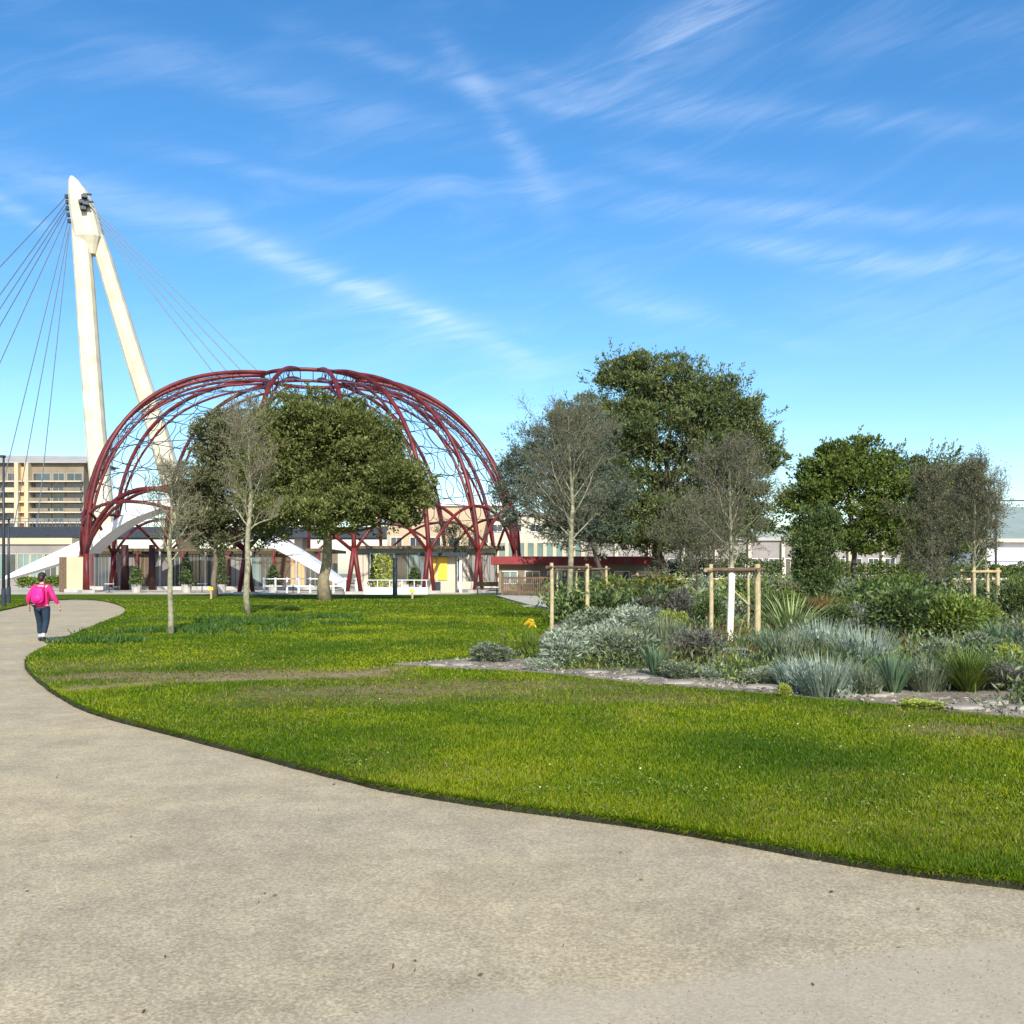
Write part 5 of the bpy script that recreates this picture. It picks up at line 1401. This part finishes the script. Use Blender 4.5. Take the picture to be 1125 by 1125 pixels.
def white_wall():
    Yb = 74; x0, x1 = wx(400, Yb), wx(470, Yb); o = empty('low_white_wall', ((x0 + x1) / 2, Yb, 0)); tag(o, 'low white wall with a rail behind the dark post', 'wall')
    mb = MB(); mb.box((0, 0, .3), (x1 - x0, .3, .6)); mb.build('wall', M['white'], o)
    mb = MB(); mb.box((0, 0, 1.15), (x1 - x0, .06, .06))
    for k in range(6): mb.box((-(x1 - x0) / 2 + .1 + (x1 - x0 - .2) * k / 5, 0, .88), (.06, .06, .5))
    mb.build('rail', M['white'], o)
white_wall()
def low_rail():
    Yb = 82; x0, x1 = wx(290, Yb), wx(392, Yb); o = empty('white_railing', ((x0 + x1) / 2, Yb, 0)); tag(o, 'thin white post railing in front of the glazed hall', 'railing')
    W = x1 - x0
    for k in range(9):
        mb = MB(); mb.box((-W / 2 + W * k / 8, 0, .65), (.14, .14, 1.3)); mb.build('post', M['white'], o)
    for z in (1.2, .6):
        mb = MB(); mb.box((0, -.09, z), (W, .05, .08)); mb.build('rail', M['white'], o)
low_rail()
def dark_post():
    Yt = gy(656); o = empty('dark_post', (wx(434, Yt), Yt, .03)); tag(o, 'single thick dark post at the back edge of the lawn right of the evergreen', 'post')
    mb = MB(); mb.tube([(0, 0, 0), (0, 0, 2.6)], [.17, .15], 10); mb.build('shaft', M['dark'], o)
    mb = MB(); mb.tube([(0, 0, 2.6), (0, 0, 2.72)], [.2, .2], 10); mb.build('cap', M['dark'], o)
dark_post()
def lamp(px, pytop, pyb, label):
    Yt = gy(pyb); h = wz(pytop, Yt); o = empty('lamp_post', (wx(px, Yt), Yt, .04)); tag(o, label, 'lamp post', 'dark lamp posts by the path')
    mb = MB(); mb.tube([(0, 0, 0), (0, 0, h)], [.085, .05], 10); mb.build('pole', M['dark'], o, smooth=True)
    mb = MB(); mb.tube([(0, 0, 0), (0, 0, .9)], [.12, .11], 10); mb.build('base_sleeve', M['dark'], o)
    mb = MB(); mb.box((-.45, 0, h + .03), (1.0, .22, .10)); mb.build('lamp_head', M['dark'], o)
lamp(4, 503, 668, 'taller dark lamp post at the left border')
lamp(9.5, 572, 664, 'shorter dark lamp post just right of the taller one')
def right_mast():
    Yt = 100; h = wz(550, Yt); o = empty('utility_mast', (wx(1094, Yt), Yt, 0)); tag(o, 'dark mast standing before the left end of the warehouse', 'mast')
    mb = MB(); mb.tube([(0, 0, 0), (0, 0, h)], [.14, .09], 8); mb.build('pole', M['dark'], o)
    mb = MB(); mb.box((0, 0, 1.9), (1.0, .3, 1.0)); mb.build('cabinet', M['dark'], o)
    mb = MB(); mb.box((9, 0, h), (20, .1, .12)); mb.build('cross_beam', M['dark'], o)
right_mast()
def sign_post(px, py, h, mat, label):
    Yt = gy(py); o = empty('marker_post', (wx(px, Yt), Yt, .05)); tag(o, label, 'post', 'small marker posts on the lawn')
    mb = MB(); mb.tube([(0, 0, 0), (0, 0, h)], [.07, .07], 6); mb.build('shaft', mat, o)
    mb = MB(); mb.box((0, -.08, h - .1), (.3, .03, .2)); mb.build('plate', M['yellow'], o)
sign_post(232, 659, .75, M['timber_pale'], 'little yellow-topped marker post on the lawn by the grey-leaved tree')
sign_post(453, 659, .6, M['timber_pale'], 'little yellow-topped marker post right of the thick dark post')
def timber_fence():
    Yb = 66; x0, x1 = wx(552, Yb), wx(606, Yb); W = x1 - x0; o = empty('timber_fence', ((x0 + x1) / 2, Yb, .05)); tag(o, 'dark slatted timber fence with pale end post behind the gravel footpath', 'fence')
    for z in (1.3, .35):
        mb = MB(); mb.box((0, 0, z), (W, .08, .14)); mb.build('rail', M['timber_dark'], o)
    mb = MB(); n = 26
    for k in range(n): mb.box((-W / 2 + W * (k + .5) / n, -.06, .72), (.07, .03, 1.25))
    mb.build('slats', M['timber_dark'], o)
    for x, m, h in ((-W / 2, M['timber_dark'], 1.7), (-W / 6, M['timber_dark'], 1.5), (W / 2, M['timber_pale'], 1.7)):
        mb = MB(); mb.box((x, 0, h / 2), (.18, .18, h)); mb.build('post', m, o)
timber_fence()
def bench():
    Yt = gy(657); o = empty('picnic_bench', (wx(536, 78), 76, .03), .1); tag(o, 'low dark bench just left of the forked red dome leg', 'bench')
    mb = MB(); mb.box((0, 0, .45), (1.8, .45, .07)); mb.build('seat', M['timber_dark'], o)
    mb = MB(); mb.box((0, .25, .8), (1.8, .06, .35)); mb.build('backrest', M['timber_dark'], o)
    for s_ in (-1, 1):
        mb = MB(); mb.box((s_ * .75, 0, .21), (.08, .42, .42)); mb.build('leg', M['dark'], o)
bench()
def planter(px, py, h, label):
    Yt = 84.0; o = empty('potted_shrub', (wx(px, Yt), Yt, .02)); tag(o, label, 'potted shrub', 'potted shrubs before the glazed hall')
    mb = MB(); mb.tube([(0, 0, 0), (0, 0, .7)], [.36, .46], 10); mb.build('pot', M['concrete'], o)
    g_ = np.random.default_rng(px); n = 900; t = g_.random(n); a = g_.uniform(0, 6.28, n); r = .62 * (1 - t) ** .6 * g_.random(n) ** .4 + .05
    P = np.column_stack([r * np.cos(a), r * np.sin(a), .65 + t * h]); fast_mesh('foliage', leaves(P, g_.normal(size=(n, 3)) + np.array((0, 0, .6)), .22, .1, g_), 4, L['dkgreen'], o, g_.random(n))
for px_, h_, lb_ in ((205, 2.2, 'dark potted shrub just right of the short birch stem'), (243, 3.2, 'tall dark conical potted shrub left of the taller birch stem'), (300, 1.6, 'small potted shrub right of the taller birch stem'),
                     (150, 1.5, 'small potted shrub beside the dark pillars'), (412, 1.9, 'potted shrub right of the broad evergreen trunk'), (455, 1.4, 'small potted shrub left of the yellow kiosk')):
    planter(px_, 650, h_, lb_)
def cafe_table(px, Yt, label):
    o = empty('cafe_table', (wx(px, Yt), Yt, .02)); tag(o, label, 'table', 'small tables on the paving')
    mb = MB(); mb.tube([(0, 0, .72), (0, 0, .76)], [.42, .42], 14); mb.build('tabletop', M['white'], o)
    mb = MB(); mb.tube([(0, 0, .02), (0, 0, .72)], [.04, .04], 6); mb.build('stem', M['dark'], o)
    mb = MB(); mb.tube([(0, 0, 0), (0, 0, .03)], [.28, .28], 12); mb.build('foot', M['dark'], o)
for px_, y_, lb_ in ((120, 84, 'small white round table near the left foot of the dome'), (222, 85, 'small white round table between two potted shrubs'), (322, 80, 'small white round table left of the broad evergreen trunk')):
    cafe_table(px_, y_, lb_)
def hedge(px0, px1, Yb, h, mat, label, seed, dep=1.2):
    g_ = np.random.default_rng(seed); x0, x1 = wx(px0, Yb), wx(px1, Yb); n = int((x1 - x0) * 520); 
    P = np.column_stack([g_.uniform(x0, x1, n), Yb + g_.uniform(-dep / 2, dep / 2, n), h * g_.random(n) ** .6])
    P[:, 2] *= .8 + .4 * vnoise(P[:, :2] + 50, 1.1, seed)
    V = leaves(P, g_.normal(size=(n, 3)) + np.array((0, -.4, .6)), .26, .13, g_)
    o = fast_mesh('hedge', V, 4, mat, tint=np.clip(.5 + g_.normal(size=n) * .25, 0, 1)); tag(o, label, 'hedge'); return o
hedge(412, 432, 80, 3.0, L['lime'], 'tall narrow yellow-green bush beside the thick dark post', 3, 1.0)
hedge(20, 75, 110, 1.2, L['green'], 'low green hedge under the white ramp', 4)
hedge(640, 860, 92, 3.0, L['dkgreen'], 'dark clipped hedge in front of the long white hall', 5)
hedge(870, 1130, 84, 2.4, L['right'], 'green clipped hedge in front of the warehouse', 6)

# ------------------------------------------------------------------ person
def skin_mesh(name, verts, edges, radii, root_i, sub=2):
    me = bpy.data.meshes.new(name + '_cage'); me.from_pydata(verts, edges, [])
    o = bpy.data.objects.new(name + '_cage', me); col.objects.link(o)
    sk = o.modifiers.new('s', 'SKIN')
    for i, r in enumerate(radii):
        v = me.skin_vertices[0].data[i]
        v.radius = (r, r) if not hasattr(r, '__len__') else r
    me.skin_vertices[0].data[root_i].use_root = True
    ss = o.modifiers.new('u', 'SUBSURF'); ss.levels = sub; ss.render_levels = sub
    dg = bpy.context.evaluated_depsgraph_get(); dg.update()
    nm = bpy.data.meshes.new_from_object(o.evaluated_get(dg))
    bpy.data.objects.remove(o)
    nm.name = name
    nm.polygons.foreach_set('use_smooth', [True] * len(nm.polygons))
    return nm
def person():
    Yt = 23.9; X0 = wx(46, Yt)
    # walker seen from behind: heading +Y, right foot forward
    V = []; E = []; Rd = []
    def v(p, r, par=None):
        V.append(p); Rd.append(r)
        if par is not None: E.append((par, len(V) - 1))
        return len(V) - 1
    pel = v((0, 0, .90), (.15, .11)); wa = v((0, 0, 1.04), (.135, .10), pel); ch = v((0, .01, 1.24), (.165, .115), wa)
    nb = v((0, .0, 1.36), (.075, .065), ch); nk = v((0, .01, 1.42), (.048, .05), nb); hd0 = v((0, .03, 1.49), (.065, .075), nk); hd1 = v((0, .03, 1.565), (.076, .09), hd0); hd2 = v((0, .03, 1.63), (.05, .06), hd1)
    hands = []
    for s_, el, wr, hn in ((-1, (-.30, -.06, 1.08), (-.34, .04, .88), (-.345, .07, .80)), (1, (.31, -.08, 1.08), (.40, .02, .89), (.415, .05, .81))):
        sh = v((s_ * .17, 0, 1.32), (.06, .06), ch); e = v(el, (.044, .044), sh); w = v(wr, (.028, .028), e); h = v(hn, (.034, .018), w); hands.append((s_, wr, hn))
    for s_, kn, an, toe in ((-1, (-.10, .10, .50), (-.10, .13, .10), (-.105, .28, .045)), (1, (.11, .00, .49), (.11, -.16, .13), (.115, -.03, .05))):
        hp = v((s_ * .095, 0, .84), (.095, .10), pel); k = v(kn, (.062, .065), hp); ca = v(tuple(.6 * a + .4 * b for a, b in zip(kn, an)), (.055, .06), k); a = v(an, (.038, .042), ca); t = v(toe, (.04, .028), a)
    me = skin_mesh('person', V, E, Rd, 0)
    # add face, ears and fingers into the same mesh
    import bmesh
    mb = MB(); mb.ball((0, .118, 1.545), (.014, .022, .024), 8, 6)
    for s_ in (-1, 1):
        mb.ball((s_ * .03, .100, 1.575), (.013, .010, .009), 8, 6); mb.ball((s_ * .083, .02, 1.555), (.010, .02, .03), 8, 6)
    mb.ball((0, .108, 1.505), (.024, .010, .007), 8, 6)
    for s_, wr, hn in hands:
        d = (np.array(hn) - np.array(wr)); d /= np.linalg.norm(d)
        for k in range(4):
            b = np.array(hn) + np.array((0, (k - 1.5) * .018, 0)) + d * .01; ln = (.065, .075, .07, .055)[k]
            mb.tube([b, b + d * ln * .5, b + d * ln + np.array((-s_ * .015, .0, 0))], [.009, .0085, .006], 6)
        b = np.array(wr) * .4 + np.array(hn) * .6; mb.tube([b + (0, .02, 0), b + np.array((-s_ * .01, .045, -.02)), b + np.array((-s_ * .015, .055, -.05))], [.010, .009, .007], 6)
    tmp = mb.build('tmp', None)
    bm = bmesh.new(); bm.from_mesh(me); bm.from_mesh(tmp.data); bm.to_mesh(me); bm.free(); bpy.data.objects.remove(tmp)
    me.materials.append(M['skin']); me.polygons.foreach_set('use_smooth', [True] * len(me.polygons))
    p = bpy.data.objects.new('person', me); col.objects.link(p); p.location = (X0, Yt, .0)
    tag(p, 'person in a pink jacket and dark trousers walking away along the path', 'person')
    # jacket
    V = []; E = []; Rd = []
    hem = v((0, 0, .86), (.175, .135)); w1 = v((0, 0, 1.0), (.175, .135), hem); c1 = v((0, .005, 1.20), (.195, .145), w1); n1 = v((0, .0, 1.35), (.10, .085), c1); v((0, .005, 1.41), (.068, .062), n1)
    for s_, el, wr in ((-1, (-.305, -.06, 1.08), (-.338, .03, .90)), (1, (.315, -.08, 1.08), (.396, .01, .91))):
        sh = v((s_ * .18, 0, 1.31), (.082, .08), c1); e = v(el, (.062, .062), sh); v(wr, (.045, .045), e)
    jm = skin_mesh('jacket', V, E, Rd, 1); jm.materials.append(M['pink']); j = bpy.data.objects.new('jacket', jm); col.objects.link(j); j.parent = p
    V = []; E = []; Rd = []
    t0 = v((0, 0, .92), (.165, .125))
    for s_, kn, an in ((-1, (-.10, .10, .50), (-.10, .13, .15)), (1, (.11, .00, .49), (.11, -.14, .18))):
        hp = v((s_ * .095, 0, .80), (.112, .118), t0); k = v(kn, (.080, .082), hp); v(an, (.064, .066), k)
    tm = skin_mesh('trousers', V, E, Rd, 0); tm.materials.append(M['trouser']); t = bpy.data.objects.new('trousers', tm); col.objects.link(t); t.parent = p
    # hair: cap with a bun
    mb = MB(); mb.ball((0, .008, 1.60), (.092, .100, .085), 14, 10, .02, 2); mb.ball((0, -.055, 1.535), (.072, .055, .085), 12, 8, .04, 3); mb.ball((0, -.085, 1.60), (.035, .03, .035), 10, 7)
    mb.build('hair', M['hair'], p, smooth=True)
    for s_, an, toe in ((-1, (-.10, .13, .05), (-.105, .27, .04)), (1, (.11, -.16, .075), (.115, -.02, .045))):
        mb = MB(); a = np.array(an); b = np.array(toe); mb.ball(a * .45 + b * .55 + np.array((0, -.01, .0)), (.050, .145, .045), 12, 8); mb.ball(a + np.array((0, 0, .01)), (.048, .06, .055), 10, 8)
        V_ = np.concatenate(mb.V); mb.V = [np.column_stack([V_[:, 0], V_[:, 1], np.maximum(V_[:, 2], .004)])]
        mb.build('shoe', M['shoe'], p, smooth=True)
        mb = MB(); mb.tube([a + (0, 0, .05), a + np.array((0, 0, .13))], [.052, .054], 10); mb.build('sock', M['sock'], p)
    # backpack
    b = empty('backpack', (X0, Yt - .20, 1.12)); tag(b, 'bright pink backpack on the walker\'s back', 'backpack')
    mb = MB(); mb.ball((0, 0, 0), (.17, .10, .215), 18, 12); V_ = mb.V[0]; q = V_ / np.array((.17, .10, .215)); V_[:] = np.sign(q) * np.abs(q) ** .5 * np.array((.150, .085, .195)); mb.build('bag', M['hotpink'], b, smooth=True)
    mb = MB(); mb.ball((0, -.085, -.07), (.115, .035, .085), 14, 8); mb.build('front_pocket', M['hotpink'], b, smooth=True)
    for s_ in (-1, 1):
        mb = MB(); mb.tube([(s_ * .09, .06, .17), (s_ * .10, .16, .245), (s_ * .11, .30, .20), (s_ * .12, .335, .06), (s_ * .13, .24, -.1), (s_ * .12, .07, -.16)], [.018] * 6, 6); mb.build('strap', M['pink'], b)
person()
